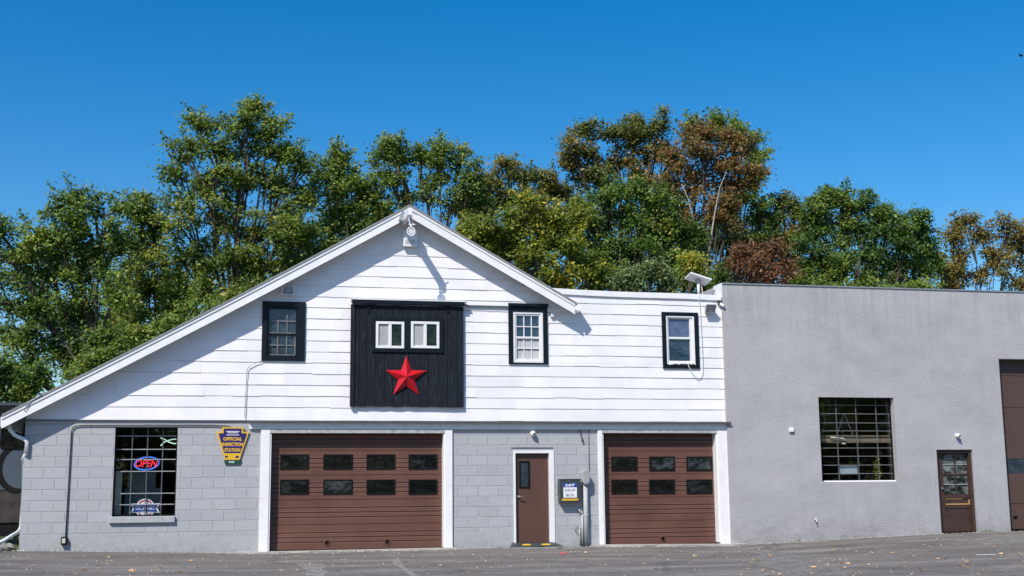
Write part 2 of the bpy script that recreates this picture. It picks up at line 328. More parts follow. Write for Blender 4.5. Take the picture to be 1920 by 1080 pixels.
LM = {
 'dark':   leaf_mat('leaf_dark_green', [(0,(0.022,0.042,0.010)),(0.45,(0.048,0.085,0.014)),(0.85,(0.11,0.15,0.022)),(1,(0.17,0.18,0.03))]),
 'olive':  leaf_mat('leaf_olive_green', [(0,(0.028,0.050,0.010)),(0.4,(0.058,0.092,0.015)),(0.85,(0.11,0.145,0.022)),(1,(0.20,0.16,0.03))]),
 'yellow': leaf_mat('leaf_yellow_green', [(0,(0.030,0.052,0.008)),(0.45,(0.070,0.10,0.013)),(0.8,(0.14,0.15,0.018)),(1,(0.34,0.25,0.02))]),
 'mixed':  leaf_mat('leaf_green_and_russet', [(0,(0.025,0.042,0.010)),(0.5,(0.06,0.08,0.016)),(0.75,(0.12,0.11,0.025)),(1,(0.22,0.10,0.03))]),
 'rust':   leaf_mat('leaf_rust_brown', [(0,(0.035,0.042,0.010)),(0.35,(0.07,0.065,0.016)),(0.6,(0.11,0.062,0.022)),(0.85,(0.16,0.075,0.03)),(1,(0.08,0.10,0.02))]),
 'dead':   leaf_mat('leaf_dead_red_brown', [(0,(0.035,0.02,0.010)),(0.5,(0.085,0.04,0.02)),(1,(0.15,0.075,0.035))]),
 'pale':   leaf_mat('leaf_pale_green', [(0,(0.025,0.045,0.015)),(0.5,(0.065,0.09,0.035)),(1,(0.13,0.16,0.06))]),
 'fresh':  leaf_mat('leaf_fresh_green', [(0,(0.016,0.040,0.010)),(0.45,(0.036,0.072,0.013)),(0.85,(0.085,0.125,0.018)),(1,(0.17,0.17,0.03))]),
 'orange': leaf_mat('leaf_orange_olive', [(0,(0.045,0.05,0.012)),(0.4,(0.085,0.075,0.018)),(0.7,(0.15,0.10,0.022)),(1,(0.07,0.085,0.02))]),
 'gold':   leaf_mat('leaf_gold', [(0,(0.04,0.07,0.010)),(0.5,(0.10,0.12,0.016)),(1,(0.26,0.21,0.025))]),
}
M['bark'] = paint('bark', (0.085,0.070,0.055), 0.9, 0.5, 6, 0.8, 30)
M['bark_pale'] = paint('pale_bark', (0.34,0.31,0.27), 0.9, 0.4, 8, 0.6, 30)

# ------------------------------------------------------------------ ground
def grid(name, xs, ys, zf, mat):
    m = MB(); nx, ny = len(xs), len(ys)
    m.v = [(x, y, zf(x, y)) for y in ys for x in xs]
    m.f = [(j*nx+i, j*nx+i+1, (j+1)*nx+i+1, (j+1)*nx+i) for j in range(ny-1) for i in range(nx-1)]
    o = m.build(name, mat, loc=(0,0,0), smooth=True); return o
xs = [-900,-300,-120,-60,-30,-16,-10,-7,-5.5]+[i*0.75-4.5 for i in range(44)]+[32,40,60,120,300,900]
ys = [-900,-300,-120,-60,-40,-32,-26]+[-22+i for i in range(21)]+[-0.5,0.5,2,5,9,14,20,30,45,70,120,300,900]
tag(grid('ground', xs, ys, lambda x, y: gh(x, y)-0.03 + (0.05 if (y > 0.4 and x < -4.4) else 0), M['soil']), kind='structure')
xa = [-60,-30,-16,-10,-7,-5.5]+[i*0.5-4.5 for i in range(66)]+[32,40,60]
ya = [-70,-50,-40,-32,-26]+[-22+i*0.7 for i in range(31)]+[-0.25]
tag(grid('parking_lot', xa, ya, lambda x, y: gh(x, y), M['asphalt']), kind='structure')
def worn(m):
    t = m.node_tree; b = t.nodes['Principled BSDF']; v = coords(t, (1,1.6,1))
    t.links.new(ramp(t, noise(t, v, 7, 6, 0.75), [(0.36,(0.0,0.0,0.0)),(0.52,(0.9,0.9,0.9))]), b.inputs['Alpha']); return m
def decal(name, pts, mat, lift, label, cat):
    m = MB(); n = 26
    C = np.mean(pts, axis=0)
    vs = [(C[0], C[1])]
    P = []
    for i in range(len(pts)):
        a, b = np.array(pts[i]), np.array(pts[(i+1) % len(pts)])
        for k in range(5): 
            q = a+(b-a)*k/5+RNG.normal(0, 0.02, 2)*np.linalg.norm(b-a)*(k > 0); P.append(q)
    vs += [tuple(p) for p in P]
    m.v = [(x, y, gh(x, y)+lift) for x, y in vs]; m.f = [(0, i, i % len(P)+1) for i in range(1, len(P)+1)]
    o = m.build(name, mat); tag(o, kind='structure'); return o
def onground(px, py):
    d = FW*F + RT*(px-960) + UP*(540-py); t = 1.0/d.y; s = DIST*0.3
    for k in range(2000):
        p = d*(s/d.y); 
        if p.z+EYE <= gh(p.x, p.y-DIST): break
        s += 0.02
    return (p.x, p.y-DIST)
M['light_patch'] = paint('worn_pale_asphalt', (0.30,0.285,0.27), 0.9, 0.35, 6, 0.5, 60)
worn(M['light_patch']); M['mid_patch'] = paint('dusty_asphalt', (0.235,0.222,0.21), 0.9, 0.3, 2.5, 0.5, 60)
worn(M['mid_patch'])
decal('pale_patch', [onground(*p) for p in ((556,1057),(607,1058),(610,1085),(583,1085))], M['light_patch'], 0.004, '', '')
decal('pale_crack', [onground(*p) for p in ((733,1053),(745,1046),(748,1055),(765,1071),(790,1084),(776,1084),(756,1070))], M['light_patch'], 0.004, '', '')
decal('pale_streak', [onground(*p) for p in ((1385,1032),(1440,1031),(1530,1048),(1590,1084),(1470,1084))], M['mid_patch'], 0.004, '', '')
decal('pale_streak', [onground(*p) for p in ((1790,1014),(1915,1003),(1990,1004),(1990,1020),(1850,1022))], M['mid_patch'], 0.004, '', '')
M['pink'] = paint('pink_spray', (0.55,0.10,0.14), 0.9, 0.3)
decal('pink_mark', [onground(*p) for p in ((1050,1036),(1061,1035),(1063,1039),(1052,1040))], M['pink'], 0.006, '', '')
# curved scratch at the right
cv = [onground(*p) for p in ((1822,1083),(1821,1068),(1826,1055),(1838,1045),(1850,1041))]
m = MB(); m.tube([(x, y, gh(x, y)-0.006) for x, y in cv], 0.010, 6); tag(m.build('chalk_line', M['light_patch']), kind='structure')
# apron strips and door slab
m = MB(); a, b = at(440,1037,-0.3).x, at(857,1028,-0.3).x
def strip(x0, x1, y0, y1, top, n=12):
    m = MB(); m.v = []
    for i in range(n+1):
        x = x0+(x1-x0)*i/n
        for y, z in ((y0, gh(x,y0)+top-0.004+RNG.normal(0,0.003)), (y1, gh(x,y1)+top), (y0, gh(x,y0)-0.05), (y1, gh(x,y1)-0.05)): m.v.append((x, y+ (RNG.normal(0,0.012) if y == y0 else 0), z))
    for i in range(n):
        a = 4*i; m.f += [(a, a+4, a+5, a+1), (a+2, a+6, a+4, a), (a+1, a+5, a+7, a+3)]
    m.f += [(0,1,3,2), (4*n, 4*n+2, 4*n+3, 4*n+1)]
    return m
tag(strip(a, b, -0.42, -0.02, 0.025).build('concrete_apron', M['concrete']), kind='structure')
a, b = at(1113,1024,-0.3).x, at(1400,1024,-0.3).x
tag(strip(a, b, -0.38, -0.02, 0.04).build('concrete_apron', M['concrete']), kind='structure')
a, b = at(946,1028,-0.9).x, at(1092,1028,-0.9).x
tag(strip(a, b, -0.95, -0.02, 0.03).build('door_slab', M['concrete_dark']), kind='structure')

# ------------------------------------------------------------------ garage building
XL, XR = -4.18, 11.78
ZB = 2.86                                    # foot of the siding
DEPTH = 12.0
bld = thing('garage_building', 'white shingle-sided garage over grey block ground floor with lopsided gable and two brown roll-up doors', 'building', (4, 0, 0))
# openings  (x0,x1,z0,z1)
LW = rect(213, 801, 331, 968)
G1 = rect(506, 810, 832, 1030); G1 = (G1[0]-0.02, G1[1]+0.02, 0.0, 2.60)
G2 = rect(1134, 807, 1343, 1023); G2 = (G2[0]-0.05, G2[1]+0.05, -0.03, 2.61)
MD = rect(963, 845, 1036, 1019)
def wall_with_holes(x0, x1, z0, z1, holes, y0, y1, mat, name, parent):
    """front wall slab y0..y1 with rectangular holes, reveals included"""
    m = MB(); X = sorted({x0, x1, *[h[0] for h in holes], *[h[1] for h in holes]}); Z = sorted({z0, z1, *[h[2] for h in holes], *[h[3] for h in holes]})
    X = [x for x in X if x0 <= x <= x1]; Z = [z for z in Z if z0 <= z <= z1]
    inside = lambda x, z: any(h[0] < x < h[1] and h[2] < z < h[3] for h in holes)
    vid = {}
    def v(x, y, z):
        k = (round(x,5), round(y,5), round(z,5))
        if k not in vid: vid[k] = len(m.v); m.v.append((x, y, z))
        return vid[k]
    for i in range(len(X)-1):
        for j in range(len(Z)-1):
            a, b, c, d = X[i], X[i+1], Z[j], Z[j+1]
            if inside((a+b)/2, (c+d)/2): continue
            m.f.append((v(a,y0,c), v(b,y0,c), v(b,y0,d), v(a,y0,d)))
            m.f.append((v(b,y1,c), v(a,y1,c), v(a,y1,d), v(b,y1,d)))
    for h in holes:
        a, b, c, d = max(h[0],x0), min(h[1],x1), max(h[2],z0), min(h[3],z1)
        m.f += [(v(a,y0,c), v(a,y0,d), v(a,y1,d), v(a,y1,c)), (v(b,y0,d), v(b,y0,c), v(b,y1,c), v(b,y1,d)), (v(a,y0,d), v(b,y0,d), v(b,y1,d), v(a,y1,d))]
        if c > z0: m.f.append((v(b,y0,c), v(a,y0,c), v(a,y1,c), v(b,y1,c)))
    m.f += [(v(x0,y0,z0), v(x0,y0,z1), v(x0,y1,z1), v(x0,y1,z0)), (v(x1,y0,z1), v(x1,y0,z0), v(x1,y1,z0), v(x1,y1,z1)), (v(x0,y0,z1), v(x1,y0,z1), v(x1,y1,z1), v(x0,y1,z1))]
    return m
wm = wall_with_holes(XL, XR, -0.3, ZB+0.06, [LW, G1, G2, MD], 0.0, 0.22, None, None, None)
wm.box(XL, XL+0.22, 0.221, DEPTH, -0.3, ZB+0.06); wm.box(XR-0.22, XR, 0.221, DEPTH, -0.3, ZB+0.06); wm.box(XL+0.22, XR-0.22, DEPTH-0.22, DEPTH, -0.3, ZB+0.06)
wm.build('block_wall', M['block'], bld)
# interior floor and partitions seen through the windows
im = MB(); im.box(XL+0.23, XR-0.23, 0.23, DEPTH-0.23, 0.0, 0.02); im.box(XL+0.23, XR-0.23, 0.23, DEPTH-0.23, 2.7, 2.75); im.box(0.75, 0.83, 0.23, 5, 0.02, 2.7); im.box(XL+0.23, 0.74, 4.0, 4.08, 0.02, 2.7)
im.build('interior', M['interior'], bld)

# gable geometry (rake face at Y = -OH)
OH = 0.35
pk = at(768, 384, -OH); lf = at(4, 777, -OH); rt_ = at(1078, 566, -OH)
sl = (pk.z-lf.z)/(pk.x-lf.x); sr = (pk.z-rt_.z)/(rt_.x-pk.x)
XP = pk.x; ZP = pk.z
RT_T = 0.10                                   # roof thickness (vertical)
def ztop(x): return ZP-(XP-x)*sl if x < XP else ZP-(x-XP)*sr
def gl_left(z): return XP-(ZP-0.12-z)/sl     # wall line just under the roof
def gl_right(z): return XP+(ZP-0.12-z)/sr
zf0, zf1 = at(1050,540).z, at(1358,556).z
ZFLAT = (zf0+zf1)/2-0.05
XF0 = XP+(ZP-zf0)/sr-0.6
# windows in the siding: opening rects (behind the casings)
UW1 = rect(497, 569, 569, 674); UW2 = rect(962, 588, 1017, 681); UW3 = rect(1250, 593, 1300, 684)
HD = rect(656, 574, 868, 763)
holes_up = [UW1, UW2, UW3]
sm = MB(); course = []
z = ZB; course.append((z, z+0.29)); z += 0.29
while z < ZP: course.append((z, z+0.2515)); z += 0.2515
for ci, (c0, c1) in enumerate(course):
    lipbase = 0.0135
    off = RNG.uniform(0, 0.6)
    joints = np.arange(-6+off, 13, 0.61)
    if ci % 3 == 1: joints = joints[RNG.random(len(joints)) > 0.3]
    J = [-7]+list(joints)+[13]
    zc = sorted({c0, min(c1, ZP-0.13), *[h[k] for h in holes_up for k in (2,3) if c0 < h[k] < c1], *([ZFLAT] if c0 < ZFLAT < c1 else [])})
    for ji in range(len(J)-1):
        lip = lipbase+RNG.normal(0, 0.0022); dz = RNG.normal(0, 0.0035); 
        if RNG.random() < 0.04: dz += 0.012
        for za, zb in zip(zc[:-1], zc[1:]):
            if zb-za < 0.004: continue
            zm = (za+zb)/2
            ivs = [(gl_left(za), gl_left(zb), (XR if zb <= ZFLAT+1e-6 else gl_right(za)), (XR if zb <= ZFLAT+1e-6 else gl_right(zb)))]
            segs = []
            xl0, xl1, xr0, xr1 = ivs[0]
            xl0 = max(xl0, XL); xl1 = max(xl1, XL)
            cuts = sorted([(h[0], h[1]) for h in holes_up if h[2] < zm < h[3]])
            cur = [xl0, xl1]
            for a, b in cuts: segs.append((cur[0], cur[1], a, a)); cur = [b, b]
            segs.append((cur[0], cur[1], xr0, xr1))
            for a0, a1, b0, b1 in segs:
                p0, p1 = max(a0, J[ji]), max(a1, J[ji]); q0, q1 = min(b0, J[ji+1]), min(b1, J[ji+1])
                if q0-p0 < 1e-3 or q1-p1 < 1e-3:
                    if q0-p0 < 1e-3: continue
                    q1 = max(q1, p1)
                ya = -lip*(c1-za)/(c1-c0)-0.004; yb = -lip*(c1-zb)/(c1-c0)-0.004
                zz = za+(dz if za == c0 else 0)
                n = len(sm.v); sm.v += [(p0,ya,zz),(q0,ya,zz),(q1,yb,zb),(p1,yb,zb)]; sm.f.append((n,n+1,n+2,n+3))
                if za == c0: sm.v += [(p0,0.02,zz),(q0,0.02,zz)]; sm.f.append((n+4,n+5,n+1,n)); 
sm.build('siding', M['siding'], bld)
# backing wall of the upper floor
bm_ = MB()
zs = sorted({ZB-0.0, ZFLAT, ZP-0.13, *[h[k] for h in holes_up for k in (2,3)]})
for za, zb in zip(zs[:-1], zs[1:]):
    zm = (za+zb)/2; right = (XR-0.01, XR-0.01) if zb <= ZFLAT+1e-6 else (gl_right(za), gl_right(zb))
    cur = (max(gl_left(za), XL+0.01), max(gl_left(zb), XL+0.01)); segs = []
    for a, b in sorted([(h[0], h[1]) for h in holes_up if h[2] < zm < h[3]]): segs.append((cur, (a, a))); cur = (b, b)
    segs.append((cur, right))
    for (a0, a1), (b0, b1) in segs:
        if b1 < a1: b1 = a1 = (a1+b1)/2
        bm_.prism([(a0,za),(b0,za),(b1,zb),(a1,zb)], 0.015, 0.12)
bm_.box(XL+0.01, XL+0.1, 0.13, DEPTH, ZB+0.07, ZB+0.1)
bm_.prism([(XL+0.01,ZB+0.07),(XR-0.01,ZB+0.07),(XR-0.01,ZFLAT),(gl_right(ZFLAT),ZFLAT),(XP,ZP-0.13),(gl_left(ZB+0.2),ZB+0.2)], DEPTH-0.1, DEPTH)
bm_.box(XR-0.12, XR-0.01, 0.13, DEPTH-0.11, ZB+0.07, ZFLAT)
bm_.build('upper_wall', M['white_trim'], bld)
# roof
def slab(p0, p1, t, y0, y1, m):      # from ridge side to eave, points on top surface
    m.prism([(p0[0], p0[1]-t), (p1[0], p1[1]-t), (p1[0], p1[1]), (p0[0], p0[1])][::1] if p1[0] > p0[0] else [(p1[0], p1[1]-t), (p0[0], p0[1]-t), (p0[0], p0[1]), (p1[0], p1[1])], y0, y1)
rm = MB()
# a slight sag gives the long left slope its uneven line
def left_pts(n=10):
    out = []
    for i in range(n+1):
        f = i/n; x = XP+(lf.x-XP)*f; out.append((x, ZP-(XP-x)*sl-0.05*math.sin(math.pi*f)))
    return out
LP = left_pts()
for a, b in zip(LP[:-1], LP[1:]): slab(a, b, 0.045, -OH-0.045, DEPTH, rm)
slab((XP, ZP), (rt_.x+0.05, rt_.z-0.05*sr), 0.045, -OH-0.045, DEPTH, rm)
roof = rm.build('roof', M['shingle'], bld)
fm = MB(); FH = 0.25
for a, b in zip(LP[:-1], LP[1:]): 
    fm.prism([(b[0], b[1]-0.046-FH), (a[0], a[1]-0.046-FH), (a[0], a[1]-0.046), (b[0], b[1]-0.046)], -OH-0.012, -OH+0.018)
fm.prism([(XP, ZP-0.046-FH), (rt_.x, rt_.z-0.046-FH), (rt_.x, rt_.z-0.046), (XP, ZP-0.046)], -OH-0.012, -OH+0.018)
fm.build('rake_board', M['white_trim'], bld)
f2 = MB()   # thin raised drip strip along the rake top
for a, b in zip(LP[:-1], LP[1:]): f2.prism([(b[0], b[1]-0.046-0.06), (a[0], a[1]-0.046-0.06), (a[0], a[1]-0.049), (b[0], b[1]-0.049)], -OH-0.032, -OH-0.0125)
f2.prism([(XP, ZP-0.106), (rt_.x, rt_.z-0.106), (rt_.x, rt_.z-0.049), (XP, ZP-0.049)], -OH-0.032, -OH-0.0125)
f2.build('drip_edge', M['white_metal'], bld)
s2 = MB()
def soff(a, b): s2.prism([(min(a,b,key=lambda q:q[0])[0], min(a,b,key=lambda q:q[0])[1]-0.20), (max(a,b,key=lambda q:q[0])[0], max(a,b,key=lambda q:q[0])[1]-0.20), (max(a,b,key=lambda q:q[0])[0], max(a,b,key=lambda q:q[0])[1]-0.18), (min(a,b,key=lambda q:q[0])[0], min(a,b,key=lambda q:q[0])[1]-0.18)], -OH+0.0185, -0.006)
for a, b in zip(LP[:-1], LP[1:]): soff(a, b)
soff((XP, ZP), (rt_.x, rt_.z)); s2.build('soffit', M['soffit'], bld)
# cornice fillers at the eaves
em = MB(); em.box(lf.x-0.02, lf.x+0.02, -OH-0.01, DEPTH, LP[-1][1]-0.26, LP[-1][1]-0.05); em.build('eave_board', M['white_trim'], bld)
gm = MB(); ex, ez = lf.x-0.09, LP[-1][1]-0.10   # left gutter along the eave
for y0, y1 in ((-OH-0.02, DEPTH),):
    gm.prism([(ex-0.06, ez-0.10), (ex+0.065, ez-0.10), (ex+0.065, ez+0.02), (ex+0.055, ez+0.02), (ex+0.055, ez-0.09), (ex-0.06, ez-0.09), (ex-0.075, ez+0.02), (ex-0.085, ez+0.02)], y0, y1)
gm.build('gutter', M['white_metal'], bld)
gm = MB(); ex, ez = rt_.x+0.09, rt_.z-0.09
gm.prism([(ex-0.045, ez-0.16), (ex+0.02, ez-0.13), (ex+0.10, ez-0.02), (ex+0.09, ez-0.01), (ex+0.01, ez-0.115), (ex-0.045, ez-0.145)], -OH-0.03, -0.03)
gm.build('gutter', M['white_metal'], bld)
# right eave return under the rake end
# downspout at left corner
dm = MB(); y_ = 0.42
P = [at(17,792,-0.1), at(19,806,-0.1), at(28,816,-0.08), at(44,823,-0.07), at(51,829,-0.06), at(49,850,-0.06)]
dm.tube([(p.x, p.y, p.z) for p in P], 0.042, 10)
xw = XL-0.042
dm.tube([(P[-1].x, -0.06, P[-1].z), (xw, 0.2, P[-1].z-0.12), (xw, y_, P[-1].z-0.22), (xw, y_, 0.62), (xw-0.02, 0.15, 0.50), (xw-0.25, -0.1, 0.34), (xw-0.6, -0.25, 0.17), (xw-1.0, -0.35, 0.13)], 0.04, 10)
dm.build('downspout', M['white_metal'], bld, smooth=True)
# flat section: coping and roof
cm = MB(); n = 14
xs_ = [XF0+(XR-0.02-XF0)*i/n for i in range(n+1)]
def zfl(x): f = (x-XF0)/(XR-XF0); return zf0+(zf1-zf0)*f-0.03*math.sin(math.pi*min(1,f*1.3))+0.02
for a, b in zip(xs_[:-1], xs_[1:]): cm.prism([(a, zfl(a)-0.13), (b, zfl(b)-0.13), (b, zfl(b)), (a, zfl(a))], -0.055, 0.16)
cop = cm.build('coping', M['white_trim'], bld)
MB().box(XF0, XR-0.02, 0.17, DEPTH, ZFLAT-0.3, ZFLAT-0.2).build('flat_roof', M['shingle'], bld)
# frieze under the siding and drip ledge
x0, x1 = at(466,790).x, at(1366,795).x
MB().box(x0, x1, -0.175, -0.0295, ZB-0.045, ZB-0.028).box(x0, x1, -0.175, -0.16, ZB-0.028, ZB-0.008).build('drip_ledge', M['dark_drip'], bld)
MB().box(x0+0.02, x1-0.03, -0.056, -0.003, ZB-0.19, ZB-0.046).build('frieze', M['white_trim'], bld)
MB().box(XL, x0-0.01, -0.035, -0.002, ZB-0.02, ZB+0.003).build('starter_strip', M['dark_drip'], bld)
# posts / jambs
zt = ZB-0.192
jm = []
for (xa_, xb_) in ((at(487,920).x, G1[0]), (G1[1], at(848,920).x)):
    m = MB(); m.bbox(xa_, xb_, -0.05, -0.002, gh((xa_+xb_)/2,0)+0.0, zt, 0.006)
    m.box(G1[0]-0.002 if xb_ == G1[0] else G1[1]-0.03, G1[0]+0.03 if xb_ == G1[0] else G1[1]+0.002, -0.03, 0.2, 0.03, G1[3]); m.build('door_jamb', M['white_trim'], bld)
m = MB(); m.box(at(488,808).x, at(847,808).x, -0.045, -0.003, G1[3]-0.01, zt-0.002) if zt-0.002 > G1[3] else None
for (xa_, xb_, s) in ((at(1122,915).x, G2[0], 0), (G2[1], at(1371,915).x-0.04, 1)):
    m = MB(); m.bbox(xa_, xb_, -0.05, -0.002, gh((xa_+xb_)/2,0)+0.0, zt, 0.006)
    m.box(G2[0]-0.002 if s == 0 else G2[1]-0.03, G2[0]+0.03 if s == 0 else G2[1]+0.002, -0.03, 0.2, 0.03, G2[3]); m.build('door_jamb', M['white_trim'], bld)
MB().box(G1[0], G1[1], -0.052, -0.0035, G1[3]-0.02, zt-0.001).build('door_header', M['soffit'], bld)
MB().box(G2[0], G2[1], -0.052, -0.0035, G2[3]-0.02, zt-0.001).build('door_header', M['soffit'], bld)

PANES = [M['dark_pane'], dark_glass('clear_dark_glass', (0.003,0.004,0.004), 0.35, 0.08, 0.06), dark_glass('hazed_dark_glass', (0.006,0.008,0.009), 0.35, 0.6, 0.15, (0.09,0.11,0.12))]
def garage_door(R, rows, cols, vents, ylo, gap):
    """sectional steel door: ribbed leaf, framed lights and round vents"""
    x0, x1, z0, z1 = R; y = 0.19; x0 += 0.03; x1 -= 0.03; z0 = gh((x0+x1)/2, 0)+0.03
    n = 5; prof = []
    H = 2.72; sec = H/n
    zb = z0
    pts = [(zb, 0.0)]
    for k in range(n):
        s0 = z0+k*sec
        for g in (0.30, 0.49, 0.68):
            zc = s0+sec*g
            pts += [(zc-0.030, 0.0), (zc-0.006, 0.015), (zc+0.004, 0.015), (zc+0.009, -0.005), (zc+0.035, 0.0)]
        s1 = s0+sec
        pts += [(s1-0.008, 0.0), (s1-0.004, 0.012), (s1+0.003, 0.012), (s1+0.007, 0.0)]
    pts = [p for p in pts if p[0] < z1-0.02]+[(z1-0.01, 0.0)]
    m = MB()
    for (a, ya), (b, yb) in zip(pts[:-1], pts[1:]):
        k = len(m.v); m.v += [(x0, y+ya, a), (x1, y+ya, a), (x1, y+yb, b), (x0, y+yb, b)]; m.f.append((k, k+1, k+2, k+3))
    m.box(x0, x1, y+0.02, y+0.045, z0, z1-0.01)
    d = m.build('roll_up_door', M['brown'], bld)
    MB().box(x0, x1, y-0.012, y+0.018, z0-0.035, z0-0.001).build('bottom_seal', M['black'], d)
    for (yt, yb) in rows:
        for (xa, xb) in cols:
            r = rect(xa, yt, xb, yb, y)
            wf = MB(); wf.frame(r[0], r[1], r[2], r[3], 0.035, y-0.022, y+0.012, 0.006)
            wf = wf.build('door_light', M['black'], d)
            pn = MB(); pn.box(r[0]+0.035, r[1]-0.035, y-0.014, y-0.009, r[2]+0.035, r[3]-0.035); pn.build('pane', PANES[int(RNG.integers(0, 3))], d)
    for (vx, vy) in vents:
        c = at(vx, vy, y)
        vm = MB(); N = 22
        for k in range(N):
            a = 2*math.pi*k/N; b = 2*math.pi*(k+1)/N; i = len(vm.v)
            for an in (a, b):
                for rr, yy in ((0.075, y-0.003), (0.068, y-0.016), (0.052, y-0.016), (0.048, y-0.001)):
                    vm.v.append((c.x+rr*math.cos(an), yy, c.z+rr*math.sin(an)))
            for q in range(3): vm.f.append((i+q, i+4+q, i+5+q, i+q+1))
        v = vm.build('vent_ring', M['brown'], d)
        MB().disc((c.x, c.z), 0.049, y-0.005, y+0.002, 22).build('vent_hole', M['black'], d)
    return d
garage_door(G1, ((852,880),(899,927)), ((525,579),(606,661),(687,741),(766,820)), ((613,1018),(726,1016)), 0, 0)
garage_door(G2, ((856,883),(899,926)), ((1146,1195),(1217,1265),(1287,1335)), ((1243,1010),), 0, 0)

# entry door
x0, x1, z0, z1 = MD
fr = MB(); fr.frame(x0, x1, z0+0.0, z1, (0.05,0.05,0.0,0.05), -0.02, 0.12, 0.004)
dr = MB().bbox(x0+0.05, x1-0.05, 0.075, 0.11, z0+0.03, z1-0.05, 0.003).build('entry_door', M['brown_entry'], bld)
m = MB(); m.bbox(x0, x0+0.05, -0.02, 0.12, z0, z1, 0.004); m.bbox(x1-0.075, x1+0.045, -0.02, 0.12, z0, z1, 0.004); m.bbox(x0+0.05, x1-0.075, -0.02, 0.12, z1-0.06, z1, 0.004); m.build('door_frame', M['white_metal'], bld)
m = MB(); m.box(x0-0.05, x1+0.03, -0.012, 0.0, z1+0.055, z1+0.075); m.build('lintel_angle', M['dark_drip'], bld)
r = rect(973, 864, 993, 915, 0.075)
MB().frame(r[0], r[1], r[2], r[3], 0.04, 0.05, 0.09, 0.004).build('door_light', M['black'], dr)
MB().box(r[0]+0.04, r[1]-0.04, 0.066, 0.072, r[2]+0.04, r[3]-0.04).build('pane', M['old_pane'], dr)
h = at(972, 931, 0.0); hm = MB(); hm.disc((h.x, h.z), 0.035, 0.055, 0.0745, 18); hm.tube([(h.x, 0.055, h.z), (h.x, -0.005, h.z), (h.x+0.02, -0.012, h.z), (h.x+0.13, -0.008, h.z-0.015)], 0.013, 10); hm.build('handle', M['silver'], dr, smooth=True)
MB().box(x0-0.02, x1+0.0, -0.10, 0.11, z0-0.03, z0+0.005).build('threshold', M['concrete'], bld)

# left ground-floor window: steel sash with cross bars
def steel_window(R, hz, vx, yg, sill, name='window', bars='muntin', bw=0.010):
    x0, x1, z0, z1 = R
    fr = MB().frame(x0, x1, z0, z1, 0.03, yg-0.03, yg+0.03).build(name, M['black'], bld if name == 'window' else bld2)
    mm = MB()
    for zz in hz: mm.box(x0+0.03, x1-0.03, yg-0.018, yg+0.004, zz-bw, zz+bw)
    mm.build('cross_bar', M[bars], fr)
    mv = MB()
    for xx in vx: mv.box(xx-0.011, xx+0.011, yg-0.012, yg+0.006, z0+0.03, z1-0.03)
    mv.build('upright_bar', M['muntin_dark'], fr)
    MB().box(x0+0.03, x1-0.03, yg+0.008, yg+0.014, z0+0.03, z1-0.03).build('pane', M['glass'], fr)
    return fr
xm = 272
wf = steel_window(LW, [at(xm, y).z for y in (817,842,861,883.5,925,946)], [at(x, 885).x for x in (245,274,303)], 0.16, None)
sx = rect(205, 970, 328, 981)
MB().bbox(sx[0], sx[1], -0.07, 0.12, LW[2]-0.14, LW[2]-0.003, 0.01).build('sill', M['grey_steel'], wf)
MB().box(LW[0]+0.001, LW[0]+0.02, 0.0, 0.13, LW[2], LW[3]).build('side_lining', M['black'], wf)

# upper windows
def casing(R, cw, y0=-0.055, y1=-0.004, wob=0.004):
    x0, x1, z0, z1 = R; l, r, d, u = cw
    return MB().frame(x0, x1, z0, z1, cw, y0, y1, 0.005)
# A: old 6 over 6, black
O = rect(491, 566, 572, 677)
wA = casing(O, (0.11,0.16,0.08,0.11)).build('window', M['black_trim'], bld)
ix0, ix1, iz0, iz1 = O[0]+0.111, O[1]-0.161, O[2]+0.081, O[3]-0.111
m = MB(); m.frame(ix0, ix1, iz0, iz1, 0.045, -0.02, 0.06); zmid = at(532, 625).z
m.box(ix0+0.045, ix1-0.045, -0.012, 0.05, zmid-0.035, zmid-0.002); m.build('sash', M['black_trim'], wA)
m = MB(); xs2 = [ix0+0.045+(ix1-ix0-0.09)*k/3 for k in (1,2)]
ly, gy = 0.018, 0.03
for xx in xs2: m.box(xx-0.012, xx+0.012, ly, 0.045, iz0+0.046, iz1-0.046)
for a, b in ((iz0+0.045, zmid-0.035), (zmid, iz1-0.045)): m.box(ix0+0.046, ix1-0.046, ly-0.002, 0.044, (a+b)/2-0.012, (a+b)/2+0.012)
m.box(ix0+0.046, ix1-0.046, ly-0.006, 0.04, zmid+0.001, zmid+0.024); m.box(ix0+0.046, ix1-0.046, ly-0.006, 0.04, iz0+0.05, iz0+0.07)
m.box(ix1-0.07, ix1-0.046, ly-0.004, 0.04, iz0+0.071, zmid-0.04)
m.build('muntin', M['bar_grey'], wA)
MB().box(ix0+0.04, ix1-0.04, 0.05, 0.055, iz0+0.04, iz1-0.04).build('pane', M['old_pane'], wA)
# B: white 6 over 6 with black casing
O = rect(953, 570, 1026, 683)
wB = casing(O, (0.105,0.105,0.03,0.19)).build('window', M['black_trim'], bld)
MB().bbox(O[0]-0.01, O[1]+0.01, -0.11, -0.056, O[3]-0.075, O[3]+0.0, 0.006).build('head_trim', M['black_trim'], wB)
ix0, ix1, iz0, iz1 = O[0]+0.106, O[1]-0.106, O[2]+0.031, O[3]-0.191
m = MB(); m.frame(ix0, ix1, iz0, iz1, 0.055, -0.035, 0.05, 0.005)
m.frame(ix0+0.056, ix1-0.056, iz0+0.056, iz1-0.056, 0.035, -0.015, 0.05, 0.004); zmid = at(990, 633).z
m.box(ix0+0.091, ix1-0.091, -0.014, 0.045, zmid-0.022, zmid+0.022); sB = m.build('sash', M['white_metal'], wB)
m = MB(); a0, a1 = ix0+0.091, ix1-0.091; b0, b1 = iz0+0.091, iz1-0.091
